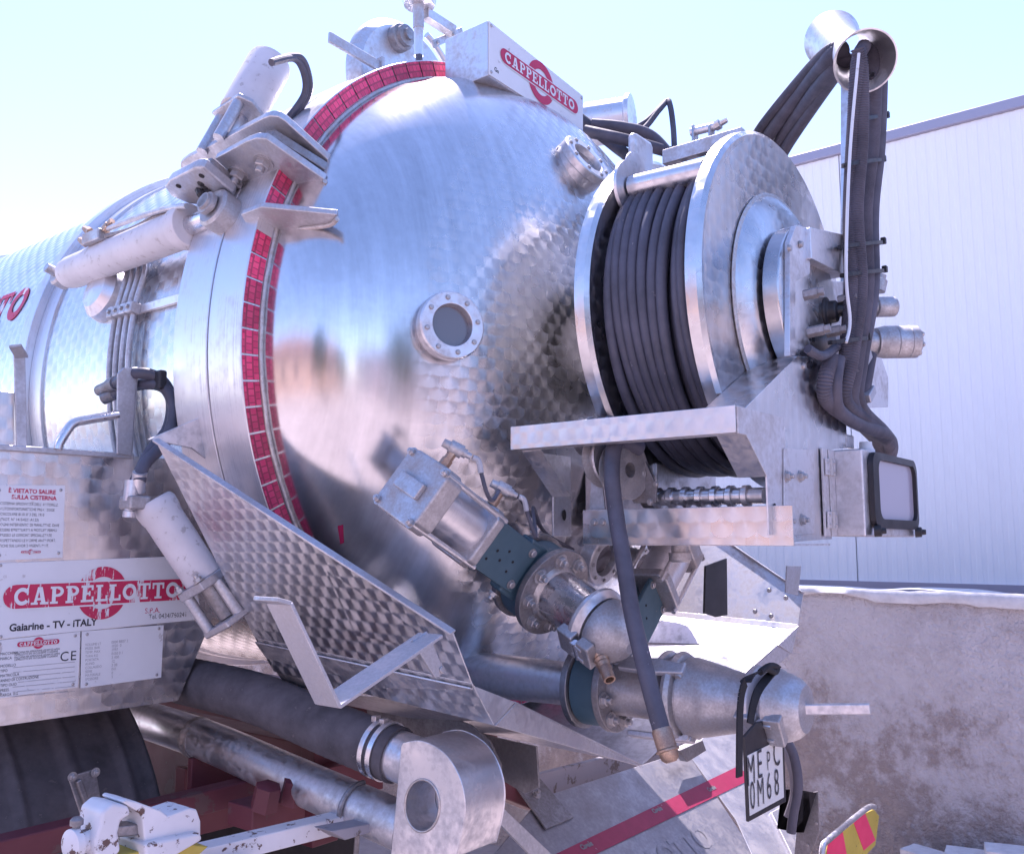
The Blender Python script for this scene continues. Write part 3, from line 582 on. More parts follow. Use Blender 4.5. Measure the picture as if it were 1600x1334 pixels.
for i in range(10):
    y = 1008+i*6.0; text(('VOLUME LT', 'PRESS. BAR', 'TEMP. MAX', 'TARA KG', 'PORTATA', 'ANNO', 'COLLAUDO', 'SERIE', 'MATERIALE', 'SPESSORE')[i], .0075, py_(133, y+1, .0045), XD, ZD, 'grey_print', skirt, wx=.9)
    text(('0800 BE07 2', '1020  0', '1997', '0450 0 1', '2 400', '12', '3 08', '041', '0', '5')[i], .0085, py_(174, y-3, .0045), XD, ZD, 'grey_print', skirt, wx=.9)
# hydraulic hose loop and strut below it
for k, pts in enumerate((((165, 606), (185, 597), (215, 583), (250, 592), (268, 625), (262, 670), (232, 710), (206, 765)), ((178, 616), (205, 604), (240, 600), (262, 612), (272, 645), (258, 690), (226, 725), (218, 752)))):
    b = MB(); Ys = (2.12, 2.06, 1.98, 1.95, 1.93, 1.92, 1.91, 1.90); b.tube([at(x, y, Y=Ys[i]-.02*k) for i, (x, y) in enumerate(pts)], .0135, 12, 8); o = put('hydraulic_hose', b, 'rubber_hose', TR if k == 0 else hh_)
    if k == 0: hh_ = o; o['label'] = 'black hydraulic hoses looping down to the strut'
    q = at(pts[-1][0], pts[-1][1], Y=Ys[-1]-.02*k); b = MB(); b.lathe([(0, .012), (.0, .0155), (.045, .0155), (.047, .010), (.065, .010), (.067, .013), (.08, .013)], q+Vector((0, 0, .02)), at(pts[-1][0]-3, pts[-1][1]+30, Y=1.90)-q, 12); put('hose_ferrule', b, 'plain_steel', hh_)
    q = at(pts[0][0], pts[0][1], Y=Ys[0]-.02*k); b = MB(); b.lathe([(-.03, .014), (.02, .014), (.022, .017), (.05, .017)], q, at(pts[1][0], pts[1][1], Y=Ys[1])-q, 12); put('hose_ferrule', b, 'dull_steel', hh_)
b = MB(); b.box(at(250, 594, Y=1.94), (.02, .03, .045)); put('hose_tie', b, 'black_plastic', hh_, bevel=.005)
s0, s1 = at(243, 790, Y=1.90), at(318, 903, Y=1.84); ax = (s1-s0).normalized(); L = (s1-s0).length
b = MB(); b.lathe([(-.012, 0), (-.012, .042), (.0, .047), (.02, .046), (.03, .043), (L, .042), (L+.002, .03)], s0, ax, 36); st = put('support_strut', b, 'scuffed_paint', TR, bevel=.002, label='slanting scuffed hydraulic strut under the hose loop')
b = MB(); b.box(s0-ax*.006+Vector((-.045, .0, .0)), (.05, .05, .03)); put('port_block', b, 'cast_aluminium', st, bevel=.006)
u, v, a = frame(ax, (1, 0, 0)); b = MB(); b.prism([s1+u*x+v*y for x, y in ((-.05, -.045), (.054, -.045), (.054, .045), (-.05, .045))], ax*.022); put('clamp_plate', b, 'galvanised', st, bevel=.004)
for x, y in ((-.042, -.036), (.046, -.036), (-.042, .036)): bolt(st, s1+u*x+v*y, -ax, .009)
for x, y in ((-.040, -.03), (.042, -.03), (0, .035)): b = MB(); b.tube([s1+ax*.02+u*x+v*y, s1+ax*.105+u*x+v*y], .0125, 14); put('tie_rod', b, 'galvanised', st)
b = MB(); b.tube([s1, s1+ax*.10], .022, 16); put('piston_rod', b, 'dull_steel', st)
b = MB(); b.prism([s1+ax*.103+u*x+v*y for x, y in ((-.05, -.045), (.09, -.045), (.09, .045), (-.05, .045))], ax*.016); put('foot_plate', b, 'galvanised', st, bevel=.004)
# ------------------------------------------------------------------ discharge chute under the door
def mir(p): return Vector((2*TX-p.x, p.y, p.z))
A_, B_, C_ = Vector((1.232, 1.11, 1.44)), Vector((1.282, 1.11, 1.35)), Vector((1.345, 1.11, 1.268))
FA, FB, FC = Vector((1.045, 1.78, 1.809)), Vector((1.31, 1.78, 1.385)), Vector((1.365, 1.78, 1.305))
L1, SP = Vector((1.42, 1.12, 1.297)), Vector((2.0, 1.19, 1.068))
def sheet(name, pts, mat, parent, th=.003, bevel=.0008, flip=False):
    pts = [Vector(p) for p in pts]; n = Vector()
    for i in range(len(pts)): n += (pts[i]-pts[0]).cross(pts[(i+1) % len(pts)]-pts[0])
    n.normalize(); b = MB(); b.prism(pts, n*(-th if flip else th)); return put(name, b, mat, parent, bevel=bevel)
ch = sheet('discharge_chute', [FC+Vector((.03, 0, -.05)), L1, SP, mir(L1), mir(FC)+Vector((-.03, 0, -.05)), Vector((TX, 1.78, 1.10))][:0] or [L1, SP, Vector((2.04, 1.80, 1.10)), FC+Vector((.03, 0, -.05))], 'plain_steel', TR); ch['label'] = 'folded steel discharge chute with side wings under the tank door'
sheet('floor_panel', [SP, mir(L1), mir(FC)+Vector((-.03, 0, -.05)), Vector((2.04, 1.80, 1.10))], 'plain_steel', ch)
for sd_ in (0, 1):
    f = (lambda p: p) if sd_ == 0 else mir
    sheet('wing_panel', [f(FA), f(A_), f(B_), f(FB)], 'turned_steel' if sd_ == 0 else 'plain_steel', ch)
    sheet('lower_wing_panel', [f(FB), f(B_), f(C_), f(FC)], 'turned_steel' if sd_ == 0 else 'plain_steel', ch)
    sheet('side_lip', [f(B_)+Vector((.004*(1-2*sd_), 0, -.004)), f(L1)+Vector((0, 0, .002)), f(C_)], 'plain_steel', ch)
    sheet('floor_skirt', [f(L1), f(C_), f(SP)+Vector((0, -.001, -.004))], 'plain_steel', ch)
    sheet('inner_lip', [f(FB)+Vector((0, 0, -.01)), f(B_)+Vector((0, .004, -.01)), f(L1)+Vector((0, .004, 0)), f(FC)+Vector((.04*(1-2*sd_), 0, -.04))], 'plain_steel', ch)
    b = MB(); e = (f(A_)-f(FA)).normalized(); b.bar(f(FA)+Vector((0, 0, .002)), f(A_)+Vector((0, 0, .002)), .016, .005, (1-2*sd_, 0, .3)); put('wing_flange', b, 'galvanised', ch, bevel=.001)
b = MB(); b.prism([FA+Vector((-.004, .02, .004)), at(332, 644, Y=1.80), at(346, 735, Y=1.80), at(300, 700, Y=1.80)], (0, .006, 0)); put('mounting_gusset', b, 'plain_steel', ch, bevel=.001)
bolt(ch, at(327, 681, Y=1.797), (0, -1, 0), .007)
for x, y in ((1202, 922), (1228, 934), (1205, 962), (1180, 955)): bolt(ch, at(x, y, X=2.80), (-1, 0, .4), .006, STUD)
b = MB(); b.prism([at(1228, 884, Y=1.115), at(1250, 884, Y=1.115), at(1245, 930, Y=1.115), at(1226, 925, Y=1.115)], (0, -.004, 0)); put('wing_tab', b, 'galvanised', ch)
# angled bracket on the near wing
b = MB(); hk = b
W0, W1, W2, W3 = at(655, 990, Y=1.13), at(494, 1098, Y=1.13), at(418, 940, Y=1.13), at(396, 934, Y=1.13)
for p, q in ((W0, W1), (W1, W2), (W2, W3)):
    n = Vector((0, 1, 0)).cross((q-p).normalized()); b.prism([p+n*.003, q+n*.003, q-n*.003, p-n*.003], (0, -.055, 0))
put('hose_hook', b, 'galvanised', ch, bevel=.001, label='bent galvanised hose hook standing out from the wing')
b = MB(); b.prism([at(640, 1000, Y=1.118), at(664, 986, Y=1.118), at(692, 1050, Y=1.118), at(676, 1058, Y=1.118)], (0, -.006, 0)); put('hook_plate', b, 'galvanised', ch, bevel=.001)
for x, y in ((668, 1000), (688, 1046)): bolt(ch, at(x, y, Y=1.115), (0, -1, .1), .006, STUD)
# ------------------------------------------------------------------ outlet valves
def flange(parent, c, ax, r, th, nb, br, name='flange', mat='dull_steel', bolts=True):
    b = MB(); b.lathe([(0, r*.5), (0, r), (th, r), (th, r*.5)], c, ax, 48, closed=True); o = put(name, b, mat, parent, bevel=.002)
    if bolts:
        bolt_ring(parent, Vector(c)+Vector(ax).normalized()*th, ax, r*.78, nb, br*1.15, .2)
        bolt_ring(parent, Vector(c), -Vector(ax), r*.78, nb, br*.9, .2)
    return o
def knife_valve(c, p, a, r, rp, label, blen=.10, alen=.16, aw=.135, stub=.30, bend=None):
    # c outlet flange centre, p outlet axis, a actuator axis; body sits behind the flange
    p = Vector(p).normalized(); a = (Vector(a)-p*Vector(a).dot(p)).normalized(); t = p.cross(a); c = Vector(c)
    b = MB(); b.lathe([(-.075, r*.9), (-.015, r*.9)], c, p, 36); body = put('outlet_valve', b, 'teal_paint', TR, bevel=.004, label=label)
    b = MB(); (b.lathe([(-stub, rp*.9), (-.075, rp*.8)], c, p, 32) if bend is None else b.tube([c-p*.08, c-p*.15, Vector(bend)], rp, 28, 8)); put('stub_pipe', b, 'plain_steel', body)
    flange(body, c-p*.092, p, r, .016, 8, .009, 'rear_flange', bolts=False)
    fl = flange(body, c-p*.012, p, r, .016, 8, .010)
    k = r*.92
    b = MB(); b.prism([c+a*k-t*aw*.42-p*.02, c+a*(k+blen)-t*aw*.42-p*.02, c+a*(k+blen)+t*aw*.42-p*.02, c+a*k+t*aw*.42-p*.02], -p*.012); put('yoke_plate', b, 'teal_paint', body, bevel=.003)
    b = MB(); b.prism([c+a*k*.6-t*aw*.42-p*.07, c+a*(k+blen)-t*aw*.42-p*.07, c+a*(k+blen)+t*aw*.42-p*.07, c+a*k*.6+t*aw*.42-p*.07], -p*.012); put('yoke_plate', b, 'teal_paint', body, bevel=.003)
    b = MB(); b.prism([c+a*(r*.3)-t*aw*.5-p*.026, c+a*(k+.03)-t*aw*.5-p*.026, c+a*(k+.03)+t*aw*.5-p*.026, c+a*(r*.3)+t*aw*.5-p*.026], -p*.038); put('bonnet', b, 'teal_paint', body, bevel=.006)
    for s_ in (-1, 1): bolt(body, c+a*(k+.018)+t*(s_*aw*.56)-p*.045, t*s_, .009); bolt(body, c+a*(k+.02)+t*(s_*aw*.30)-p*.020, p, .008, STUD); bolt(body, c+a*(k+blen-.012)+t*(s_*aw*.32)-p*.020, p, .007, STUD)
    for i, j in ((.3, 0), (.3, .18), (.5, .1), (.45, -.1), (.62, 0), (.7, .2)):
        b = MB(); b.lathe([(0, .0032), (.0008, .0032)], c+a*(k+blen*i)+t*(aw*j)-p*.0195, p, 8); put('tapped_hole', b, 'dark_inside', body)
    b = MB(); b.tube([c+a*k*.5-p*.045, c+a*(k+blen)-p*.045], .013, 14); put('spindle', b, 'polished_tube', body)
    q = c+a*(k+blen)-p*.045; h = aw*.5
    def cap(o, th, tp=0):
        b = MB(); pts = []
        for x, y in ((-1, -.72), (-.72, -1), (.72, -1), (1, -.72), (1, .72), (.72, 1), (-.72, 1), (-1, .72)): pts.append(o+t*(h*x)+p*(h*y))
        b.prism(pts, a*th); return put('end_cap', b, 'cast_aluminium', body, bevel=.005)
    cap(q, .026); cap(q+a*(alen+.026), .05)
    b = MB(); b.lathe([(.026, h*.86), (alen+.026, h*.86)], q, a, 40); put('actuator_barrel', b, 'brushed_steel', body)
    b = MB(); b.box(q+a*(alen+.081), (h*.5, h*1.1, .012), (t, p, a)); put('cap_boss', b, 'cast_aluminium', body, bevel=.003)
    for x in (-.82, .82):
        for y in (-.82, .82):
            z = q+t*(h*x)+p*(h*y); b = MB(); b.tube([z-a*.008, z+a*(alen+.085)], .0058, 10); put('tie_rod', b, 'plain_steel', body); bolt(body, z+a*(alen+.074), a, .0075)
    return body, p, a, t, q, h
c1 = at(865, 925, Y=1.2); p1_ = Vector((-.12, -.9, -.42)).normalized(); a1_ = Vector((-.92, -.03, .42))
v1, P1, A1, T1, Q1, H1 = knife_valve(c1, p1_, a1_, .100, .05, 'teal and aluminium knife valve with pneumatic actuator on the dome', .185, .125, .132)
b = MB(); b.lathe([(.003, .056), (.125, .056), (.128, .058), (.14, .058)], c1, P1, 40); put('outlet_pipe', b, 'polished_tube', v1)
b = MB(); b.lathe([(.0, .066), (.008, .060), (.012, .056)], c1+P1*.003, P1, 40); put('weld_bead', b, 'weld', v1, sharp=80)
def air_fitting(parent, o, ax):
    ax = Vector(ax).normalized(); side = Vector((.55, -.45, -.35)).normalized()
    b = MB(); b.lathe([(0, .011), (.014, .011), (.014, .009), (.03, .009)], o, ax, 6); put('brass_nipple', b, 'brass', parent)
    b = MB(); b.lathe([(-.026, .008), (-.012, .009), (-.012, .013), (.014, .013), (.014, .009), (.022, .009), (.022, .006), (.032, .006)], o+ax*.038, side, 16); put('flow_valve', b, 'cast_aluminium', parent)
    e = o+ax*.038+side*.036; b = MB(); b.tube([e, e+side*.012, e+side*.018+Vector((0, 0, -.02))], .0055, 10, 4); put('elbow', b, 'grey_print', parent); return e+side*.018+Vector((0, 0, -.02))
f1 = air_fitting(v1, Q1+A1*.185+P1*.02+T1*(-H1 if T1.z < 0 else H1), (T1 if T1.z > 0 else -T1)); f2 = air_fitting(v1, Q1+A1*.018+P1*.02+T1*(-H1 if T1.z < 0 else H1), (T1 if T1.z > 0 else -T1))
for f, k in ((f1, 0), (f2, 1)):
    b = MB(); b.tube([f, f+Vector((.03, 0, -.05)), f.lerp(c1, .4)+Vector((.05, .05, .08)), c1+Vector((.05, .06, .13)), c1+Vector((.22, .10, .06+.03*k))], .004, 8, 8); put('air_line', b, 'rubber_hose', v1)
# cap with hose barb clamped on the near outlet
def clamp(parent, c, ax, r, side):
    ax = Vector(ax).normalized(); s = (Vector(side)-ax*Vector(side).dot(ax)).normalized(); t = ax.cross(s); o = Vector(c)+s*(r+.012)
    b = MB(); b.box(o-ax*.026, (.062, .044, .024), (t, ax, s)); put('clamp_lever', b, 'cast_aluminium', parent, bevel=.004)
    b = MB(); b.box(o+ax*.026, (.060, .034, .024), (t, ax, s)); put('clamp_seat', b, 'cast_aluminium', parent, bevel=.004)
    for x in (-.016, .016): b = MB(); b.tube([o+t*x-ax*.01+s*.008, o+t*x+ax*.025+s*.010], .005, 8); put('clamp_link', b, 'plain_steel', parent)
    b = MB(); b.tube([o-t*.024+ax*.004+s*.008, o+t*.024+ax*.004+s*.008], .007, 12); put('clamp_roller', b, 'polished_tube', parent)
cp = thing('hose_adapter', c1+P1*.14, 'round cast adapter with a ribbed hose barb clamped on the upper outlet', 'adapter')
b = MB(); b.lathe([(.116, .056), (.120, .068), (.128, .075), (.136, .075), (.142, .068), (.150, .064)], c1, P1, 44, closed=False); put('locking_ring', b, 'plain_steel', cp)
b = MB(); b.lathe([(.156, .064), (.165, .067), (.185, .064), (.205, .054), (.222, .038), (.23, .022), (.236, .016)], c1, P1, 44); put('bell', b, 'cast_aluminium', cp)
b = MB(); b.lathe([(.226, .020), (.238, .018), (.246, .0135), (.25, .016), (.256, .0125), (.26, .015), (.268, .012), (.272, .0145), (.28, .012), (.30, .012), (.30, .009), (.28, .008)], c1+Vector((-.012, .0, -.018))-P1*.045+(P1+Vector((-.45, 0, -.55))).normalized()*-.165+P1*.165, P1+Vector((-.45, 0, -.55)), 20); put('hose_barb', b, 'brass', cp, sharp=50)
clamp(cp, c1+P1*.152, P1, .058, (-.6, -.2, -.6))
# second valve and reducer
c2 = at(965, 1076, Y=1.1); p2_ = Vector((.03, -1, .0)); a2_ = Vector((.78, .0, .63))
v2, P2, A2, T2, Q2, H2 = knife_valve(c2, p2_, a2_, .090, .058, 'teal and aluminium knife valve low on the dome with its actuator raised', .22, .12, .12, .42)
b = MB(); b.lathe([(.003, .054), (.125, .054)], c2, P2, 40); put('outlet_pipe', b, 'cast_aluminium', v2)
b = MB(); b.prism([at(x, y, Y=1.16) for x, y in ((1103, 884), (1136, 872), (1137, 961), (1118, 964), (1101, 958))], (0, .006, 0)); put('rubber_flap', b, 'black_plastic', v2, bevel=.001)
rd = thing('reducing_coupling', c2+P2*.15, 'grey cast conical reducer with lever clamps on the lower outlet', 'coupling')
b = MB(); b.lathe([(.108, .062), (.113, .082), (.122, .090), (.132, .086), (.137, .068), (.139, .062)], c2, P2, 44); put('locking_ring', b, 'galvanised', rd)
b = MB(); b.lathe([(.141, .062), (.145, .086), (.154, .090), (.163, .085), (.167, .073), (.172, .073), (.175, .080), (.19, .079), (.22, .073), (.26, .063), (.288, .057), (.298, .056)], c2, P2, 44); put('cone', b, 'cast_aluminium', rd)
for s_ in ((-.7, 0, .75), (-.3, 0, -.9)):
    s = Vector(s_).normalized(); u = P2.cross(s); o = c2+P2*.075+s*.080
    b = MB(); b.prism([o+u*.016-P2*.03, o+u*.020+P2*.05, o+u*.012+P2*.115-s*.004, o-u*.012+P2*.115-s*.004, o-u*.018+P2*.05, o-u*.014-P2*.03], s*.014); put('clamp_lever', b, 'galvanised', rd, bevel=.004)
    b = MB(); b.tube([o+P2*.105-u*.018, o+P2*.105+u*.018], .007, 10); put('lever_pin', b, 'bolt_steel', rd)
ec = thing('end_cap', c2+P2*.34, 'pale cast end cap with clamp and bar handle on the reducer', 'cap')
b = MB(); b.lathe([(.300, .050), (.304, .068), (.312, .075), (.322, .073), (.328, .062), (.330, .052)], c2, P2, 40); put('locking_ring', b, 'galvanised', ec)
b = MB(); b.lathe([(.336, .054), (.340, .068), (.348, .073), (.362, .071), (.370, .066), (.382, .063), (.398, .056), (.408, .047), (.412, .044), (.412, 0)], c2, P2, 40); put('bell', b, 'cast_aluminium', ec, bevel=.001)
clamp(ec, c2+P2*.345, P2, .054, (-.75, 0, -.45))
b = MB(); h0 = c2+P2*.408; b.bar(h0, at(1360, 1107, X=h0.x+.03), .020, .014); put('bar_handle', b, 'plain_steel', ec, bevel=.003)
# registration plate on its strap
YL = .742
lp = thing('registration_plate', at(1200, 1200, Y=YL), 'black framed white registration plate hanging from a strap on the reducer', 'registration plate')
Lq = [(1166, 1185), (1224, 1160), (1228, 1250), (1172, 1283)]
b = MB(); b.prism([at(x, y, Y=YL) for x, y in ((1164, 1150), (1183, 1128), (1224, 1120), (1229, 1252), (1170, 1284))], (0, .006, 0)); put('holder', b, 'black_plastic', lp, bevel=.002)
b = MB(); b.prism([at(x, y, Y=YL-.0015) for x, y in ((1168, 1180), (1222, 1153), (1225, 1245), (1172, 1274))], (0, .001, 0)); put('plate_face', b, 'plate_white', lp)
o0 = at(1172, 1226, Y=YL-.003); xd = at(1224, 1198, Y=YL-.003)-o0; zd = at(1168, 1180, Y=YL-.003)-at(1171, 1274, Y=YL-.003)
for s_, px, py, sz, sc in (('M', 1168, 1229, .074, .62), ('E', 1184, 1217, .074, .62), ('P', 1199, 1204, .050, .62), ('C', 1209, 1199, .074, .62), ('0', 1173, 1266, .070, .62), ('M', 1184, 1261, .070, .58), ('6', 1199, 1250, .070, .62), ('8', 1211, 1244, .070, .62)):
    text(s_, sz, at(px, py, Y=YL-.003), xd, zd, 'black_print', lp, 'character', sc, -.0005)
b = MB(); 
for q, w_ in (([(1215, 1044), (1195, 1047), (1172, 1056), (1160, 1078), (1156, 1120), (1155, 1213)], .022),):
    P = spline([at(x, y, Y=YL-.03+.01*i/5) for i, (x, y) in enumerate(q)], 6)
    for i in range(len(P)-1): b.bar(P[i], P[i+1]+(P[i+1]-P[i])*.03, w_ if i > 3 else .016, .003, (1, 0, 0) if i > 14 else (.5, -1, .5))
put('strap', b, 'strap_black', lp)
b = MB(); P = spline([at(x, y, Y=YL-.03) for x, y in ((1212, 1046), (1198, 1060), (1184, 1080), (1176, 1105), (1172, 1130))], 6)
for i in range(len(P)-1): b.bar(P[i], P[i+1]+(P[i+1]-P[i])*.03, .015, .003, (1, -.3, .2))
put('strap_tail', b, 'strap_black', lp)
b = MB(); b.tube([at(x, y, Y=YL-.035) for x, y in ((1188, 1050), (1198, 1044), (1210, 1050), (1214, 1042), (1202, 1040), (1190, 1048))], .006, 8, 5); put('knot', b, 'strap_black', lp)
# ------------------------------------------------------------------ hose reel
RX, RZ, YR, YL_, RR = 2.005, 2.122, .805, 1.068, .408
RA = Vector((0, -1, 0)); rc = Vector((RX, YR, RZ))
RW = Matrix.Translation(rc) @ Matrix.Identity(4) @ Matrix.Translation(-rc)
b = MB(); b.lathe([(YR, .20), (YL_, .20)], (RX, 0, RZ), (0, 1, 0), 64); reel = put('hose_reel', b, 'dull_steel', TR, W=RW, label='stainless hose reel with swirl finished flanges')
def reel_flange(y, out):
    # thin disc with a rolled rim
    b = MB(); s = 1 if out > 0 else -1
    b.lathe([(0, .10), (0, .385), (s*.002, .398), (s*-.006, RR), (s*-.030, RR+.001), (s*-.031, .402), (s*-.006, .392), (s*.004, .10)], (RX, y, RZ), (0, -1, 0), 128, closed=True)
    b.uv = [None if i//128 in (0, 7, 6) else u for i, u in enumerate(b.uv)]
    return put('reel_flange', b.mesh('reel_flange'), 'turned_steel_reel', reel, W=RW, sharp=40)
reel_flange(YR, 1); reel_flange(YL_, 1)
b = MB(); b.lathe([(.004, .262), (.010, .255), (.030, .225), (.032, .10)], (RX, YR, RZ), (0, -1, 0), 96); b.uv = [None]*len(b.f); put('hub_cone', b.mesh('hub_cone'), 'turned_steel_reel', reel, W=RW)
b = MB(); b.lathe([(.001, .266), (.004, .268), (.007, .262)], (RX, YR, RZ), (0, -1, 0), 96); put('weld_ring', b, 'weld', reel, W=RW)
b = MB(); b.lathe([(.03, .150), (.034, .178), (.044, .178), (.044, .150)], (RX, YR, RZ), (0, -1, 0), 72); put('hub_gap', b, 'black_plastic', reel, W=RW)
b = MB(); b.lathe([(.040, .172), (.074, .172), (.076, .168), (.076, .0)], (RX-.03, YR, RZ), (0, -1, 0), 72); put('hub_drum', b, 'turned_steel_reel', reel, W=RW, bevel=.002)
# hose wound on the reel, tail hanging with its nozzle
jh = thing('jetting_hose', (1.6, .95, 1.7), 'long black jetting hose wound on the reel with its end hanging down', 'hose')
def coil(turns, rad, y0, y1, seed, ph0=0):
    rn = random.Random(seed); P = []; N = int(turns*72)
    wob = [rn.uniform(-1, 1) for _ in range(60)]
    for i in range(N+1):
        t = i/N; a = ph0+2*math.pi*turns*t; k = int(a/(2*math.pi)*5) % 59; f_ = (a/(2*math.pi)*5) % 1; wv = wob[k]*(1-f_)+wob[k+1]*f_
        tt = (a/(2*math.pi)) % 1; step = math.floor(a/(2*math.pi)); sl = step+max(0, (tt-.15))/.85*1.0
        y = y0+(y1-y0)*min(1, sl/turns); P.append(Vector((RX+(rad+wv*.009)*math.cos(a), y+wv*.009, RZ+(rad+wv*.009)*math.sin(a))))
    b = MB(); return b.tube(P, .0120, 10)
put('coil', coil(10.6, .356, YL_-.014, YR+.018, 3, 2.2), 'rubber_hose', jh, W=RW, sharp=60)
put('inner_coil', coil(10.2, .334, YR+.020, YL_-.014, 8, 1.0), 'rubber_hose', jh, W=RW, sharp=60)
put('inner_coil', coil(10, .312, YL_-.016, YR+.024, 5, .4), 'rubber_hose', jh, W=RW, sharp=60)
HX = 1.585
tail = [at(1000, 700, X=1.68), at(965, 690, X=1.62), at(956, 735, X=HX), at(962, 800, X=HX-.005), at(975, 880, X=HX-.02), at(988, 960, X=HX-.035), at(1012, 1060, X=HX-.05), at(1034, 1142, X=HX-.06)]
b = MB(); b.tube(tail, .0165, 14, 8); put('tail', b, 'rubber_hose', jh)
e0 = tail[-1]; e1 = at(1049, 1190, X=HX-.065); L = (e1-e0).length
b = MB(); b.lathe([(-.005, .0165), (0, .0185), (L*.55, .0185), (L*.6, .0215), (L*.66, .0215), (L*.68, .018), (L*.9, .016), (L, .010)], e0, e1-e0, 18); put('nozzle', b, 'brass', jh, sharp=40)
# reel frame
fr_top = at(795, 670, X=1.55); zt_, zb_ = 1.845, 1.795; yF, yB = 1.235, .716
b = MB(); b.prism([(1.55, yF, zb_), (1.55, yB, zb_), (1.55, yB, zt_), (1.55, yF, zt_)], (.004, 0, 0)); fr = put('reel_frame', b, 'turned_steel', TR, bevel=.001, label='folded steel frame and tray carrying the hose reel')
b = MB(); b.prism([(1.5545, yF, zt_-.004), (1.5545, yB, zt_-.004), (1.60, yB, zt_-.004), (1.60, yF, zt_-.004)], (0, 0, .004)); put('tray_top_fold', b, 'turned_steel', fr)
b = MB(); b.prism([(1.5545, yF, zb_), (1.5545, yB, zb_), (1.585, yB, zb_), (1.585, yF, zb_)], (0, 0, .004)); put('tray_bottom_fold', b, 'plain_steel', fr)
for y, s_ in ((yF-.004, 1), (yB, -1)):
    pts = [Vector((1.553, y, zt_-.002)), Vector((1.765, y, zt_+(.0 if s_ < 0 else 0))), Vector((1.765, y, 1.612)), Vector((1.672, y, 1.612)), Vector((1.672, y, 1.722)), Vector((1.585, y, zb_-.002)), Vector((1.553, y, zb_-.002))]
    if s_ > 0: pts = [Vector((1.585, y, zb_)), Vector((1.765, y, zb_)), Vector((1.765, y, 1.612)), Vector((1.695, y, 1.612)), Vector((1.695, y, 1.70))]
    b = MB(); b.prism(pts, (0, -.004*s_*0-.004, 0)); put('end_plate', b, 'plain_steel', fr, bevel=.001)
    b = MB(); b.lathe([(0, .007), (.0012, .007)], Vector((1.735 if s_ > 0 else 1.70, y-.005, 1.66)), (0, -1, 0), 12); 
    for v in b.v: v.z = 1.66+(v.z-1.66)*1.8
    put('slot_hole', b, 'dark_inside', fr)
b = MB(); b.prism([(1.585, yB, zb_), (1.672, yB, 1.722), (1.672, yB, 1.726), (1.585, yB, zb_+.004)], (0, .055, 0)); put('arch_fold', b, 'plain_steel', fr)
b = MB(); b.prism([(1.585, yF-.005, zb_-.002), (1.695, yF-.005, 1.70), (1.695, yF-.005, 1.704), (1.585, yF-.005, zb_+.002)], (0, -.05, 0)); put('arch_fold', b, 'plain_steel', fr)
XB = 1.69
b = MB(); b.prism([(XB, 1.145, 1.595), (XB, .672, 1.592), (XB, .672, 1.668), (XB, 1.145, 1.668)], (.004, 0, 0)); put('lower_beam', b, 'turned_steel_reel', fr, bevel=.001)
b = MB(); b.prism([(XB+.0045, 1.145, 1.592), (XB+.0045, .672, 1.592), (XB+.19, .672, 1.592), (XB+.19, 1.145, 1.592)], (0, 0, .004)); put('beam_floor', b, 'plain_steel', fr)
for y in (1.115, 1.093): bolt(fr, (XB, y, 1.642), (-1, 0, 0), .0065, STUD)
b = MB(); b.prism([(XB+.02, 1.14, 1.67), (XB+.02, 1.10, 1.67), (XB+.02, 1.115, 1.80), (XB+.02, 1.13, 1.80)], (.004, 0, 0)); put('guide_bracket', b, 'galvanised', fr)
# rear upright plates
YU = .716
b = MB(); b.prism([at(x, y, Y=YU) for x, y in ((1214, 660), (1262, 560), (1290, 575), (1320, 600), (1324, 700), (1300, 702), (1300, 842), (1214, 848))], (0, .004, 0)); put('rear_plate', b, 'turned_steel_reel', fr, bevel=.001)
b = MB(); b.prism([at(x, y, Y=YU-.002) for x, y in ((1152, 649), (1180, 653), (1222, 661), (1264, 558), (1246, 556))], (0, .09, 0)); put('sloping_arm', b, 'turned_steel_reel', fr, bevel=.001)
b = MB(); b.prism([at(x, y, Y=YU) for x, y in ((1234, 378), (1244, 352), (1266, 356), (1266, 428), (1243, 440), (1243, 556), (1234, 556))], (0, .012, 0)); put('upright_post', b, 'plain_steel', fr, bevel=.001)
b = MB(); b.prism([at(x, y, Y=YU-.01) for x, y in ((1266, 355), (1318, 366), (1324, 432), (1268, 404))], (0, .16, 0)); put('upper_box', b, 'plain_steel', fr, bevel=.002)
b = MB(); b.prism([at(x, y, Y=YU+.08) for x, y in ((1244, 440), (1322, 440), (1324, 600), (1244, 560))], (0, .004, 0)); put('inner_plate', b, 'plain_steel', fr)
for x, y in ((1250, 382), (1232, 388), (1254, 572)): bolt(fr, at(x, y, Y=YU-.001), (0, -1, 0), .0065, STUD)
b = MB(); b.prism([at(x, y, Y=YU-.008) for x, y in ((1226, 700), (1272, 702), (1272, 834), (1226, 838))], (0, .0035, 0)); put('hinge_base', b, 'plain_steel', fr, bevel=.001)
for x, y in ((1229, 744), (1250, 744), (1231, 814), (1253, 812)): bolt(fr, at(x, y, Y=YU-.0082), (0, -1, 0), .0085)
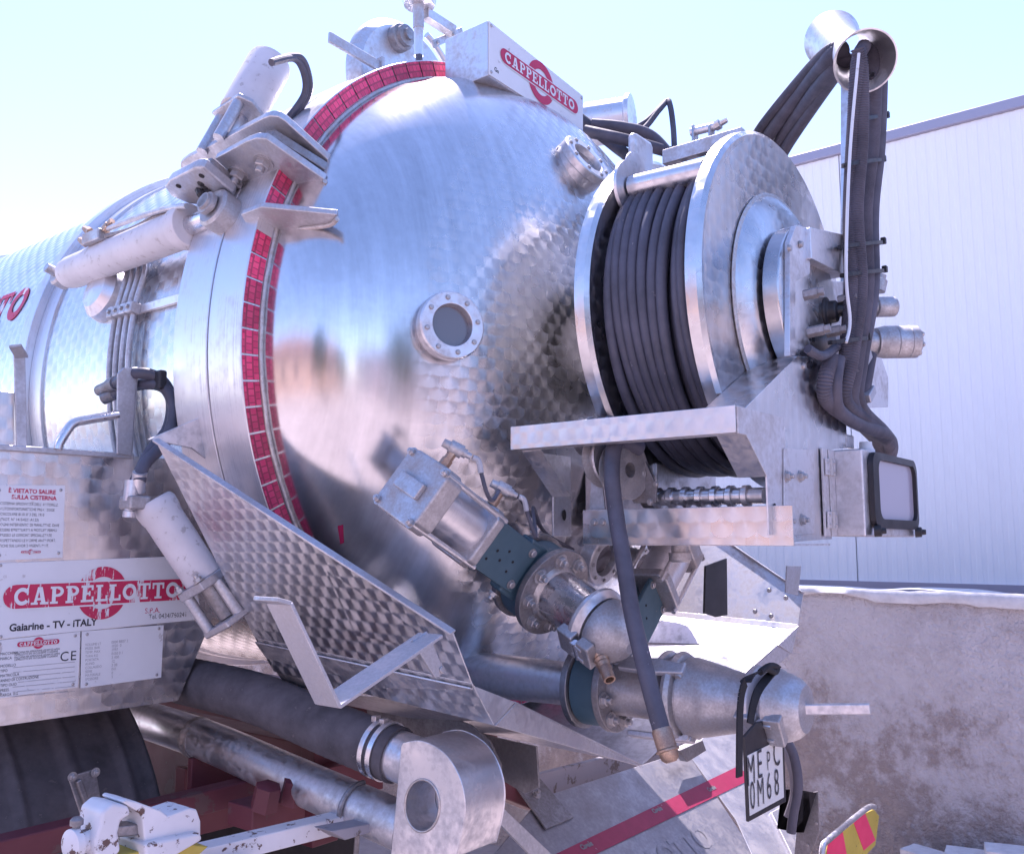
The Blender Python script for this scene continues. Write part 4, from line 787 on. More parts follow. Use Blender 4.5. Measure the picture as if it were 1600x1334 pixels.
# rotary joint
rj = at(1280, 490, Y=YU+.03); b = MB(); b.lathe([(-.05, .024), (0, .025), (.004, .036), (.02, .036), (.024, .026), (.04, .025), (.044, .016)], rj, (0.1, -1, 0), 28); jt = put('rotary_joint', b, 'black_plastic', TR, bevel=.002, label='greasy black rotary joint at the reel hub')
for x, y, l in ((1256, 462, .03), (1262, 520, .035), (1292, 520, .03), (1310, 470, .03)):
    q = at(x, y, Y=YU-.01); b = MB(); b.lathe([(0, .012), (l, .012), (l, .009), (l+.012, .009)], q, (.1, -1, .1), 6); put('union_nut', b, 'dull_steel', jt)
b = MB(); b.tube([rj+Vector((0, -.03, 0)), rj+Vector((.02, -.06, 0)), rj+Vector((.06, -.06, -.02)), rj+Vector((.09, -.03, -.03))], .014, 14, 6); put('elbow', b, 'black_plastic', jt)
b = MB(); b.tube([at(1262, 545, Y=YU-.02), at(1285, 556, Y=YU-.03), at(1310, 540, Y=YU-.02)], .010, 10, 6); put('elbow', b, 'rubber_hose', jt)
# top bar with roller and hinge lugs
b = MB(); r0 = at(990, 292, X=1.80); r1 = at(1100, 268, X=1.80); r0 = at(988, 293, X=1.74); r1 = at(1104, 266, X=1.74)
b.lathe([(0, .0), (0, .026), ((r1-r0).length, .026)], r0, r1-r0, 32); ro = put('reel_roller', b, 'polished_tube', TR, label='polished roller across the top of the hose reel')
b = MB(); b.lathe([(-.012, .045), (-.012, .062), (-.004, .062), (-.004, .0)], r0, r1-r0, 40); put('roller_flange', b, 'plain_steel', ro)
b = MB(); b.lathe([(-.016, .03), (-.016, .048), (-.014, .048), (-.014, .03)], r0+Vector((.04, 0, .05)), r1-r0, 30); put('roller_cheek', b, 'plain_steel', ro)
q0 = at(1038, 248, X=1.86); q1 = at(1162, 212, X=1.86); b = MB(); b.bar(q0, q1, .035, .022, (0, 0, 1)); put('top_bar', b, 'galvanised', ro, bevel=.002)
q0_ = at(1000, 260, X=1.84); b = MB(); b.bar(q0_+Vector((0, .01, .02)), q0_+Vector((0, -.015, .02)), .10, .09, (0, 0, 1)); put('bar_cheek', b, 'plain_steel', ro, bevel=.02)
for x in (1086, 1112): 
    c = at(x, 215, X=1.90); b = MB(); b.bar(c+Vector((0, 0, -.02)), c+Vector((0, 0, .028)), .006, .028, (0, 1, 0)); put('hinge_lug', b, 'galvanised', ro, bevel=.003)
b = MB(); b.tube([at(1080, 207, X=1.90), at(1124, 196, X=1.90)], .010, 14); put('hinge_pin', b, 'plain_steel', ro)
b = MB(); b.lathe([(0, .012), (.012, .012), (.014, .007), (.03, .006)], at(1118, 198, X=1.90), (0, -1, .25), 8); put('pin_end', b, 'bolt_steel', ro)
# hose guide: two pulleys, spindle
gd = None
for k, (px, py) in enumerate(((918, 682), (948, 680))):
    c = at(px, py, X=1.66); b = MB(); b.lathe([(-.014, .018), (-.014, .040), (-.011, .042), (-.006, .034), (.006, .034), (.011, .042), (.014, .040), (.014, .018)], c, (0, 1, 0), 36, closed=True)
    o = put('guide_pulley', b, 'cast_aluminium', TR if gd is None else gd, sharp=30)
    if gd is None: gd = o; o['label'] = 'pair of guide pulleys feeding the hose off the reel'
for k, (px, py) in enumerate(((948, 716), (975, 735))):
    c = at(px, py, X=1.655); b = MB(); b.lathe([(-.017, .016), (-.017, .060), (-.013, .062), (-.006, .048), (.006, .048), (.013, .062), (.017, .060), (.017, .016)], c, (0.15, 1, 0), 36, closed=True); put('guide_pulley', b, 'cast_aluminium', gd, sharp=30)
b = MB(); b.prism([at(x, y, X=1.70) for x, y in ((968, 700), (1000, 704), (1012, 730), (1026, 760), (1024, 786), (990, 786), (975, 760))], (.006, 0, 0)); put('pulley_cheek', b, 'dull_steel', gd, bevel=.001)
bolt(gd, at(1004, 740, X=1.699), (-1, 0, 0), .0065); bolt(gd, at(1025, 756, X=1.699), (-1, 0, 0), .005, STUD); bolt(gd, at(1016, 784, X=1.699), (-1, 0, 0), .006, STUD)
s0, s1 = at(1020, 778, X=1.73), at(1195, 774, X=1.73); ax = s1-s0; L = ax.length; prof = [(0, .017)]
for k in range(7): a = L*(k+.1)/7.5; prof += [(a, .017), (a+.004, .0215), (a+L*.06, .0215), (a+L*.064, .016)]
prof += [(L, .016)]; b = MB(); b.lathe(prof, s0, ax, 28); put('guide_spindle', b, 'polished_tube', gd, sharp=30)
b = MB(); b.tube([s0-ax.normalized()*.02, s0+ax.normalized()*.006], .021, 20); put('spindle_nut', b, 'dull_steel', gd)
# swing arm between door and reel (carries the frame)
b = MB(); b.box((2.02, 1.16, 1.70), (.30, .20, .16)); sa = put('reel_support', b, 'plain_steel', TR, bevel=.004, label='steel support behind the reel frame')
b = MB(); b.box((2.10, .95, 1.652), (.60, .46, .006)); put('base_pan', b, 'plain_steel', sa, bevel=.001)
b = MB(); b.lathe([(0, .018), (.03, .018), (.03, .024), (.045, .024), (.05, .018)], at(1062, 856, X=1.80)+Vector((0, 0, .02)), (0, 0, -1), 24); put('swivel_stub', b, 'cast_aluminium', sa)
# work lamp box on hinges
YH = .70; xh = at(1300, 770, Y=.716).x; lz0, lz1 = at(1300, 838, Y=.716).z, at(1300, 704, Y=.716).z
LX0, LX1, LY0, LY1 = 2.03, 2.40, .72, .648
b = MB(); b.box(((LX0+LX1)/2, (LY0+LY1)/2, (lz0+lz1)/2), (LX1-LX0, LY0-LY1, lz1-lz0)); lb = put('work_lamp', b, 'plain_steel', TR, bevel=.004, label='steel work lamp box hinged on the reel frame')
def rrect(x0, x1, z0, z1, y, r, n=6):
    P = []
    for cx_, cz_, a0 in ((x1-r, z1-r, 0), (x0+r, z1-r, 90), (x0+r, z0+r, 180), (x1-r, z0+r, 270)):
        for k in range(n+1): a = R_(a0+90*k/n); P.append(Vector((cx_+r*math.cos(a), y, cz_+r*math.sin(a))))
    return P
O, I = rrect(LX0+.03, LX1-.005, lz0+.018, lz1-.004, LY1-.001, .03), rrect(LX0+.055, LX1-.03, lz0+.038, lz1-.020, LY1-.001, .025)
b = MB(); n = len(O); b.v = [p+Vector((0, dy, 0)) for L_, dy in ((O, 0), (O, -.012), (I, -.016), (I, 0)) for p in L_]
for r_ in range(3):
    for k in range(n): l = (k+1) % n; b.face((r_*n+k, r_*n+l, (r_+1)*n+l, (r_+1)*n+k))
put('lamp_bezel', b, 'black_plastic', lb, sharp=40)
b = MB(); b.prism([p+Vector((0, -.007, 0)) for p in I], (0, .005, 0)); put('lamp_lens', b, 'lamp_glass', lb)
for x in (LX0+.04, LX1-.02): b = MB(); b.lathe([(0, .013), (.014, .012), (.016, .007), (.024, .006)], Vector((x, LY1-.006, lz0+.012)), (.2, -1, 0), 12); put('lamp_knob', b, 'black_plastic', lb)
b = MB(); b.lathe([(0, .020), (.012, .020), (.014, .015), (.03, .014)], Vector((LX0+.16, .69, lz1)), (0, 0, 1), 18); put('cable_gland', b, 'white_plate', lb)
b = MB(); b.box((LX0-.055, .711, (lz0+lz1)/2), (.03, .005, lz1-lz0)); put('hinge_leaf', b, 'plain_steel', lb, bevel=.001); b = MB(); b.box((LX0-.018, .710, (lz0+lz1)/2), (.034, .005, lz1-lz0)); put('hinge_leaf', b, 'plain_steel', lb, bevel=.001)
for z in (lz0+.035, lz1-.04):
    b = MB(); b.tube([Vector((LX0-.036, .704, z-.018)), Vector((LX0-.036, .704, z+.018))], .005, 10); put('hinge_knuckle', b, 'bolt_steel', lb)
    for s_ in (-1, 1):
        b = MB(); b.box((LX0-.036+.017*s_, .7055, z), (.022, .004, .036)); put('hinge_wing', b, 'plain_steel', lb, bevel=.001)
        for zz in (-.010, .010): bolt(lb, (LX0-.036+.019*s_, .7035, z+zz), (0, -1, 0), .0035, RIVET)
b = MB(); b.box(at(1325, 690, Y=.72), (.05, .012, .030)); put('catch', b, 'galvanised', lb, bevel=.002)
# hydraulic motor and valve behind the bundle
mc = at(1368, 535, Y=.70); b = MB(); b.lathe([(0, .036), (.02, .040), (.02, .0405), (.045, .0405), (.046, .039), (.048, .0405), (.078, .0405), (.079, .039), (.081, .0405), (.10, .0405), (.104, .036)], mc, Vector((.62, -.75, .02)), 36); mt = put('hydraulic_motor', b, 'cast_aluminium', TR, bevel=.001, label='ribbed grey hydraulic motor beside the cable bundle')
mx_ = Vector((.62, -.75, .02)).normalized(); bolt_ring(mt, mc+mx_*.104, mx_, .030, 7, .006, .2, STUD)
vc = at(1368, 480, Y=.72); b = MB(); b.lathe([(0, .026), (.05, .026), (.054, .022)], vc, (.7, -.7, .05), 24); put('valve_body', b, 'cast_aluminium', mt, bevel=.002)
b = MB(); b.lathe([(0, .018), (.03, .018), (.034, .012), (.045, .012)], at(1372, 455, Y=.72), (.2, -.2, 1), 16); put('valve_cap', b, 'cast_aluminium', mt)
b = MB(); b.prism([at(x, y, Y=.76) for x, y in ((1285, 470), (1300, 440), (1360, 440), (1364, 545), (1378, 560), (1388, 590), (1388, 636), (1300, 640))], (0, .004, 0)); put('back_plate', b, 'plain_steel', mt, bevel=.001)
b = MB(); b.tube([mc+mx_*.01, Vector((mc.x-.04, .762, mc.z))], .028, 20); put('motor_shaft_housing', b, 'cast_aluminium', mt)
b = MB(); b.tube([vc+Vector((.01, -.01, 0)), Vector((vc.x-.04, .762, vc.z))], .020, 16); put('valve_stub', b, 'cast_aluminium', mt)
q_ = at(1372, 455, Y=.72); b = MB(); b.tube([q_+Vector((0, 0, .012)), Vector((q_.x-.05, .762, q_.z+.008))], .012, 12); put('valve_stub', b, 'cast_aluminium', mt)
for x, y in ((1352, 562), (1358, 618)): b = MB(); c = at(x, y, Y=.69); b.bar(c-Vector((.022, 0, .012)), c+Vector((.022, 0, .018)), .022, .020, (0, 0, 1)); put('connector', b, 'galvanised', mt, bevel=.003)
# mast, trumpet guide and cable bundle
b = MB(); m0, m1 = at(1322, 640, Y=.76), at(1322, 118, Y=.76); b.bar(m0, m1, .022, .022, (1, 0, 0)); ms = put('cable_mast', b, 'plain_steel', TR, bevel=.002, label='thin steel mast with a trumpet shaped cable guide on top')
hc0 = at(1300, 62, Y=.82); hc1 = at(1352, 96, Y=.655); hax = (hc1-hc0).normalized(); Lh = (hc1-hc0).length
prof = [(Lh*(k/16), .046+.030*abs(2*k/16-1)**2.2) for k in range(17)]
b = MB(); b.lathe(prof+[(h, r-.004) for h, r in reversed(prof)], hc0, hax, 48, closed=True); put('trumpet_guide', b, 'plain_steel', ms, sharp=50)
def bp(x, y, Y): return at(x, y, Y=Y)
cb = None
bund = [((1350, 72, .66), (1340, 100, .66), (1334, 200, .68), (1328, 330, .69), (1330, 450, .68), (1322, 560, .68), (1318, 620, .70), (1340, 655, .71), (1372, 690, .75), (1378, 712, .78)),
        ((1368, 70, .66), (1366, 110, .66), (1362, 220, .68), (1350, 330, .69), (1352, 450, .68), (1335, 570, .68), (1330, 635, .70), (1368, 672, .71), (1386, 692, .74), (1388, 712, .78)),
        ((1376, 78, .655), (1376, 120, .66), (1372, 230, .675), (1362, 330, .69), (1362, 450, .68), (1345, 560, .69), (1340, 630, .70), (1380, 676, .71), (1392, 694, .74), (1390, 712, .78)),
        ((1340, 76, .655), (1346, 110, .655), (1346, 220, .665), (1338, 330, .675), (1344, 450, .665), (1330, 560, .67), (1320, 625, .69), (1358, 664, .70), (1380, 690, .74), (1380, 710, .78))]
for k, pts in enumerate(bund):
    b = MB(); P = [bp(*p) for p in pts]
    if k in (0, 3): b.corr(P, .0170, .0060, .0018)
    elif k == 1: b.corr(P, .0205, .0034, .0007)
    else: b.tube(P, .0185, 12, 8)
    o = put('cable', b, 'rubber', TR if cb is None else cb, sharp=70)
    if cb is None: cb = o; o['label'] = 'bundle of corrugated cables hanging from the trumpet guide'
b = MB(); b.tube([bp(1342, 84, .65), bp(1328, 240, .672), bp(1322, 420, .665), bp(1328, 500, .66), bp(1322, 535, .66)], .0038, 8, 8); put('white_cable', b, 'white_plate', cb)
for (y, x0, x1, Yt) in ((122, 1342, 1384, .648), (190, 1330, 1380, .655), (258, 1320, 1374, .655), (386, 1314, 1374, .655), (430, 1318, 1376, .65), (535, 1300, 1350, .65)):
    b = MB(); p, q = bp(x0, y, Yt+.03), bp(x1, y-6, Yt+.03); c = (p+q)/2; hw = (q-p).length/2; u = (q-p).normalized(); v = Vector((0, -1, 0))
    P = [c+u*(hw*math.cos(a*math.pi/12))+v*(.026*math.sin(a*math.pi/12)) for a in range(24)]
    for i in range(24): b.bar(P[i], P[(i+1) % 24], .009, .003, (0, 0, 1))
    put('cable_tie', b, 'black_plastic', cb); b = MB(); b.box(q+Vector((-.006, -.012, .002)), (.014, .012, .016)); put('tie_head', b, 'black_plastic', cb, bevel=.002)
lo = [((1300, 560, .69), (1290, 590, .69), (1292, 625, .70), (1330, 655, .70), (1384, 686, .71), (1386, 708, .77)), ((1310, 560, .68), (1305, 600, .68), (1310, 640, .69), (1345, 665, .69), (1386, 680, .70), (1394, 706, .77)), ((1360, 555, .70), (1352, 600, .70), (1345, 640, .71), (1370, 668, .71))]
for k, pts in enumerate(lo): b = MB(); (b.corr([bp(*p) for p in pts], .017, .006, .0018) if k == 0 else b.tube([bp(*p) for p in pts], .015, 12, 8)); put('lower_cable', b, 'rubber', cb, sharp=70)
fan = [((1322, 78, .735), (1296, 90, .78), (1255, 140, .95), (1205, 205, 1.12), (1180, 250, 1.2)), ((1325, 86, .735), (1304, 104, .78), (1262, 160, .95), (1222, 215, 1.1), (1200, 262, 1.18)), ((1318, 72, .74), (1290, 84, .79), (1246, 130, .96), (1192, 196, 1.14), (1165, 240, 1.22)), ((1330, 88, .73), (1312, 108, .77), (1272, 165, .93), (1232, 225, 1.08), (1210, 265, 1.15))]
for k, pts in enumerate(fan): b = MB(); P = [bp(*p) for p in pts]; (b.corr(P, .017, .006, .0018) if k == 2 else b.tube(P, .022 if k in (0, 1) else .018, 12, 8)); put('rising_cable', b, 'rubber', cb, sharp=70)
# hoses over the tank top by the sign
th = None
for k, pts in enumerate((((915, 205, 1.55), (960, 215, 1.45), (1000, 225, 1.40), (1046, 238, 1.36)), ((905, 185, 1.60), (960, 228, 1.5), (985, 250, 1.42), (1000, 290, 1.36)), ((975, 208, 1.5), (1010, 190, 1.45), (1040, 160, 1.42), (1047, 165, 1.40), (1052, 200, 1.38), (1054, 240, 1.35)), ((960, 200, 1.5), (1000, 205, 1.45), (1030, 172, 1.42), (1040, 160, 1.42)), ((925, 195, 1.55), (975, 200, 1.46), (1020, 215, 1.4), (1060, 262, 1.32)))):
    b = MB(); P = [bp(*p) for p in pts]; b.tube(P, .019 if k in (0, 1, 4) else .0095, 12, 8); o = put('top_hose', b, 'rubber', TR if th is None else th)
    if th is None: th = o; o['label'] = 'black hoses running over the tank top beside the sign'
# ------------------------------------------------------------------ tank top: sign, lid, beacon
YS = 1.46; S0, S1, S2, S3 = at(762, 118, Y=YS), at(910, 213, Y=YS-.0), at(910, 150, Y=YS), at(762, 32, Y=YS)
b = MB(); b.prism([S0, S1, S2, S3], (0, .15, 0)); sg = put('sign_box', b, 'plain_steel', TR, bevel=.002, label='box on the tank top carrying the white name sign')
b = MB(); b.prism([p+Vector((0, -.0035, 0)) for p in (S0+Vector((.002, 0, .002)), S1+Vector((-.002, 0, .002)), S2+Vector((-.002, 0, -.002)), S3+Vector((.002, 0, -.002)))], (0, .003, 0)); put('sign_face', b, 'white_plate', sg, bevel=.0006)
sx = (S1+S2-S0-S3).normalized(); so_ = (S0+S1+S2+S3)/4+Vector((.008, -.004, .0))
logo(sg, so_+Vector((0, 0, .006)), sx, ZD, ND, .36, 'red_print', 'white_plate', 1.22)
text('Gaiarine - TV - ITALY', .0165, S0+sx*.022+Vector((0, -.004, .022)), sx, ZD, 'black_print', sg, off=.0004); text('S.P.A.', .015, so_+sx*.06+Vector((0, 0, -.058)), sx, ZD, 'red_print', sg); text('Tel. 0434/760241', .014, so_+sx*.075+Vector((0, 0, -.078)), sx, ZD, 'black_print', sg, off=.0003)
for p, dx, dz in ((S0, .01, .012), (S1, -.01, .012), (S2, -.01, -.012), (S3, .01, -.012)): bolt(sg, p+Vector((dx, -.004, dz)), (0, -1, 0), .0045, RIVET, 'rivet')
c = at(918, 196, Y=1.72); b = MB(); b.lathe([(0, .075), (.14, .075), (.145, .085), (.16, .085)], c, (0.35, -1, 0), 32); put('vent_cap', b, 'plain_steel', sg, bevel=.002)
b = MB(); b.tube([at(905, 250, Y=1.62), at(912, 225, Y=1.62)], .035, 20); put('vent_neck', b, 'plain_steel', sg)
YD = 2.15; dc = at(640, 142, Y=YD); rr = at(640, 34, Y=YD).z-at(640, 142, Y=YD).z
b = MB(); b.lathe([(0, .0), (0, rr-.03), (-.02, rr-.005), (-.03, rr), (-.045, rr), (-.045, 0)], dc, (0, -1, 0), 80); lid = put('manhole_lid', b, 'plain_steel', TR, bevel=.002, label='round manhole lid on the tank top beside the beacon pole')
b = MB(); b.tube([dc+Vector((rr*math.cos(R_(a)), -.002, rr*math.sin(R_(a)))) for a in range(-40, 80, 8)], .012, 10, 3); put('lid_rim', b, 'brushed_steel', lid)
b = MB(); b.box(cyl(.88, 86, 2.25), (.5, .3, .20)); put('manhole_neck', b, 'plain_steel', lid, bevel=.01)
hb = at(630, 58, Y=YD-.03); b = MB(); b.lathe([(-.03, .045), (0, .045), (.004, .036), (.02, .036), (.024, .02), (.035, .02)], hb, (0, -1, 0), 28); put('hub_boss', b, 'dull_steel', lid)
b = MB(); b.bar(at(514, 58, Y=YD-.05), at(594, 105, Y=YD-.05), .035, .012, (0, 0, 1)); put('lid_handle', b, 'galvanised', lid, bevel=.003); b = MB(); b.box(at(594, 104, Y=YD-.05), (.012, .03, .055)); put('handle_foot', b, 'galvanised', lid)
YK = 1.80
b = MB(); b.tube([at(653, -60, Y=YK), at(654, 45, Y=YK)], .0165, 20); bc = put('beacon_pole', b, 'galvanised', TR, label='grey beacon pole with amber beacon rising past the picture top')
b = MB(); b.tube([at(654, 38, Y=YK), at(654, 88, Y=YK)], .0135, 20); put('pole_sleeve', b, 'plain_steel', bc)
b = MB(); b.lathe([(0, .02), (.0, .045), (.012, .050), (.05, .048), (.055, .03)], at(655, 9, Y=YK), (0, 0, 1), 28); put('beacon_base', b, 'plain_steel', bc)
b = MB(); b.lathe([(.055, .045), (.12, .045), (.15, .035), (.165, 0)], at(655, 9, Y=YK), (0, 0, 1), 28); put('beacon_dome', b, 'amber', bc)
b = MB(); b.bar(at(664, 22, Y=YK), at(708, 50, Y=YK), .030, .03, (0, 0, 1)); put('pole_bracket', b, 'plain_steel', bc, bevel=.002)
b = MB(); b.bar(at(676, 70, Y=YK-.01), at(722, 48, Y=YK+.06), .022, .004, (0, 0, 1)); put('bracket_strip', b, 'galvanised', bc, bevel=.001)
for x, y in ((684, 67), (709, 55)): bolt(bc, at(x, y, Y=YK-.015), (0, -1, 0), .006, STUD)
b = MB(); b.tube([at(x, y, Y=Y_) for x, y, Y_ in ((655, 84, YK), (656, 104, YK-.02), (668, 120, YK-.06), (700, 121, YK-.08), (740, 117, YK-.14), (770, 128, YK-.2), (786, 140, YK-.22))], .0105, 12, 8); put('beacon_cable', b, 'rubber', bc)
b = MB(); b.tube([at(x, y, Y=Y_) for x, y, Y_ in ((786, 140, 1.575), (780, 155, 1.53), (755, 160, 1.52), (725, 152, 1.53), (700, 142, 1.555), (672, 138, 1.58))], .006, 10, 8); put('cable_loop', b, 'grey_print', bc)
# ------------------------------------------------------------------ below the tank
b = MB(); hp = [at(285, 1062, X=1.34), at(400, 1090, X=1.35), at(520, 1140, X=1.37), at(622, 1180, X=1.385)]
P = spline(hp, 20); b.tube(P, [.056+.0008*(i % 2) for i in range(len(P))], 28); sh = put('suction_hose', b, 'dusty_rubber', TR, sharp=70, label='thick black suction hose clamped under the chute')
hd = (hp[-1]-hp[-2]).normalized()
for k in (.03, .052):
    c = hp[-1]-hd*k; b = MB(); b.lathe([(-.006, .057), (-.006, .060), (.006, .060), (.006, .057)], c, hd, 40, closed=True); put('hose_clamp', b, 'polished_tube', sh)
    u, v, a = frame(hd); b = MB(); b.box(c+Vector((-.01, -.0, .060)), (.016, .014, .014)); put('clamp_screw', b, 'bolt_steel', sh, bevel=.002)
b = MB(); b.lathe([(-.02, .050), (.05, .050)], hp[-1], hd, 32); put('hose_spigot', b, 'plain_steel', sh)
pp = [at(190, 1112, X=1.38), at(320, 1155, X=1.38), at(450, 1212, X=1.38), at(640, 1296, X=1.38)]
b = MB(); b.tube(pp, .047, 28, 12); pi = put('drain_pipe', b, 'plain_steel', TR, label='long bare steel pipe running under the suction hose')
c = at(305, 1150, X=1.38); b = MB(); b.lathe([(0, .049), (.012, .050), (.016, .048), (.03, .048)], c, pp[2]-pp[1], 32); put('pipe_joint', b, 'weld', pi)
c = at(560, 1262, X=1.38); d_ = (pp[3]-pp[2]).normalized(); u, v, a = frame(d_); b = MB(); b.tube([c+(u*math.cos(R_(t))+v*math.sin(R_(t)))*.052 for t in range(-10, 200, 15)]+[c-u*.048-Vector((0, 0, .06))], .0055, 8); put('u_bolt', b, 'dull_steel', pi)
b = MB(); b.prism([at(x, y, Y=1.42) for x, y in ((516, 1298), (590, 1284), (600, 1294), (540, 1312))], (0, .05, 0)); put('pipe_bracket', b, 'grey_chassis', pi, bevel=.002)
# box elbow
XE = 1.33
D_ = [(627, 1160), (655, 1156), (684, 1168), (706, 1190), (722, 1225), (727, 1262), (722, 1300), (712, 1340), (610, 1340)]
Dp = [at(x, y, X=XE) for x, y in D_]; hcx, hcy = 660, 1258
outer = spline(Dp[0:8], 4)+[Dp[8]]; hole = [at(hcx+27*math.cos(R_(t)), hcy+41*math.sin(R_(t)), X=XE) for t in range(0, 360, 12)]
b = MB(); hc_ = sum(hole, Vector())/len(hole)
def ang(p): return math.atan2(p.z-hc_.z, p.y-hc_.y)
N = 96; oc = []
def hit(poly, a):
    d = Vector((math.cos(a), math.sin(a))); best = None
    for i in range(len(poly)):
        p, q = poly[i], poly[(i+1) % len(poly)]; p2, q2 = Vector((p.y-hc_.y, p.z-hc_.z)), Vector((q.y-hc_.y, q.z-hc_.z)); e = q2-p2; den = d.x*e.y-d.y*e.x
        if abs(den) < 1e-9: continue
        t = (p2.x*e.y-p2.y*e.x)/den; s_ = (p2.x*d.y-p2.y*d.x)/den
        if t > 0 and -1e-6 <= s_ <= 1+1e-6: best = t if best is None else max(best, t)
    return Vector((XE, hc_.y+d.x*best, hc_.z+d.y*best))
OR = [hit(outer, 2*math.pi*k/N) for k in range(N)]; IR = [hit(hole, 2*math.pi*k/N) for k in range(N)]
b.v = OR+IR+[p+Vector((.115, 0, 0)) for p in OR]+[p+Vector((.085, 0, 0)) for p in IR]
for k in range(N):
    l = (k+1) % N; b.face((k, l, N+l, N+k)); b.face((k, 2*N+k, 2*N+l, l)); b.face((N+k, N+l, 3*N+l, 3*N+k))
b.face([2*N+k for k in range(N)]); b.face([3*N+k for k in reversed(range(N))])
el = put('box_elbow', b, 'plain_steel', TR, sharp=30, bevel=.002, label='welded steel box elbow with a round opening')
b = MB(); b.tube(IR+[IR[0]], .0028, 6, cap=False); put('weld_bead', b, 'weld', el, sharp=80)
# curved guard plates behind the elbow
for i, (X_, pts) in enumerate(((1.60, [(570, 1094), (680, 1112), (735, 1132), (765, 1158), (782, 1195), (784, 1270), (700, 1270), (575, 1120)]), (1.72, [(700, 1130), (775, 1152), (838, 1166), (842, 1230), (820, 1240), (720, 1180)]))):
    b = MB(); b.prism([at(x, y, X=X_) for x, y in pts], (.006, 0, 0)); o = put('guard_plate', b, 'dull_steel', TR if i == 0 else gp, bevel=.001)
    if i == 0: gp = o; o['label'] = 'brown grey guard plates with rounded corners behind the elbow'
b = MB(); b.prism([at(x, y, Y=1.22) for x, y in ((722, 1226), (740, 1217), (875, 1345), (838, 1345))], (0, .008, 0)); sb = put('flat_stay', b, 'galvanised', TR, bevel=.002, label='bright flat stay bar slanting in front of the elbow')
# bumper: sloping step plate, red tape, brackets
def bpl(px, py, d=0.0):                                   # plane through the bumper face, sloping rearwards
    n = Vector((0, -.66, .75)).normalized(); o = Vector((2, 1.47, .80))+n*d; r = ray(px, py); return EYE+r*((o-EYE).dot(n)/r.dot(n))
n_ = Vector((0, -.66, .75)).normalized()
b = MB(); b.prism([bpl(x, y) for x, y in ((845, 1245), (1072, 1172), (1178, 1330), (1190, 1350), (700, 1420))], -n_*.004); bu = put('rear_bumper', b, 'step_plate', TR, bevel=.002, label='sloping galvanised step plate across the rear with red tape')
b = MB(); b.prism([bpl(x, y, .002) for x, y in ((845, 1345), (1150, 1198), (1180, 1214), (880, 1358))], n_*.0012); put('red_tape', b, 'bumper_tape', bu)
for x, y in ((910, 1327), (1022, 1270), (1108, 1236)): text('Casale', .020, bpl(x, y, .0045), (1, 0, 0), Vector((0, .75, .66)), 'dull_steel', bu, off=.0012)
b = MB(); b.prism([bpl(x, y, .001) for x, y in ((1072, 1172), (1130, 1128), (1182, 1160), (1260, 1345), (1180, 1345), (1150, 1280))], -n_*.004); put('end_panel', b, 'galvanised', bu, bevel=.002)
b = MB(); b.prism([bpl(x, y, .012) for x, y in ((1205, 1268), (1228, 1255), (1275, 1350), (1245, 1350))], -n_*.02); put('edge_rail', b, 'galvanised', bu, bevel=.003)
b = MB(); b.prism([bpl(x, y, .003) for x, y in ((805, 1230), (838, 1212), (895, 1278), (852, 1296))], n_*.005); put('corner_bracket', b, 'dull_steel', bu, bevel=.001)
bolt(bu, bpl(838, 1241, .008), n_, .009)
text('CAPPELLOTTO', .10, bpl(925, 1424, .0014), (1, 0, 0), Vector((0, .75, .66)), 'step_plate', bu, 'embossed_lettering', off=.003)
b = MB(); b.prism([at(x, y, Y=1.66) for x, y in ((838, 1210), (1075, 1150), (1080, 1172), (845, 1248))], (0, .02, 0)); put('cross_member', b, 'grey_chassis', bu, bevel=.002)
b = MB(); b.prism([at(x, y, Y=1.50) for x, y in ((1062, 1172), (1098, 1156), (1104, 1172), (1075, 1190))], (0, .03, 0)); put('packing_block', b, 'dull_steel', bu, bevel=.002)
# cable loops and bracket beside the registration plate
b = MB(); b.tube([at(x, y, X=2.35) for x, y in ((1225, 1148), (1240, 1180), (1247, 1225), (1240, 1270), (1236, 1300))], .012, 12, 8); lc = put('light_cable', b, 'rubber', TR, label='dark cable loop behind the registration plate')
b = MB(); b.tube([at(x, y, X=2.37) for x, y in ((1222, 1165), (1236, 1200), (1240, 1240), (1230, 1275))], .009, 12, 8); put('light_cable', b, 'grey_chassis', lc)
b = MB(); b.prism([at(x, y, X=2.75) for x, y in ((1250, 1240), (1278, 1236), (1280, 1300), (1262, 1345), (1240, 1345))], (.004, 0, 0)); lb2 = put('lamp_bracket', b, 'dull_steel', TR, bevel=.001, label='drilled steel lamp bracket by the boundary wall')
for x, y in ((1271, 1248), (1276, 1286), (1262, 1320)): bolt(lb2, at(x, y, X=2.748), (-1, 0, 0), .004, RIVET)
b = MB(); b.prism([at(x, y, X=2.72) for x, y in ((1252, 1238), (1276, 1238), (1256, 1300), (1245, 1300))], (.0, .06, 0)); put('shade_plate', b, 'black_plastic', lb2)
# striped marker board
YM = 1.05; q = lambda x, y, d=0.0: at(x, y, Y=YM-d)
b = MB(); b.prism([q(x, y) for x, y in ((1290, 1334), (1294, 1318), (1352, 1270), (1366, 1264), (1374, 1274), (1368, 1320), (1340, 1350), (1285, 1350))], (0, .01, 0)); mk = put('marker_board', b, 'yellow_paint', TR, bevel=.002, label='torn red and yellow striped marker board with a chrome rim')
for pts in (((1294, 1318), (1317, 1299), (1326, 1350), (1290, 1350)), ((1334, 1284), (1352, 1270), (1368, 1312), (1350, 1328))):
    b = MB(); b.prism([q(x, y, .0015) for x, y in pts], (0, .001, 0)); put('red_stripe', b, 'pink_red', mk)
b = MB(); b.tube([q(x, y, .004) for x, y in ((1284, 1350), (1286, 1322), (1296, 1310), (1352, 1264), (1366, 1260))], .009, 14, 6); put('rim_tube', b, 'polished_tube', mk)
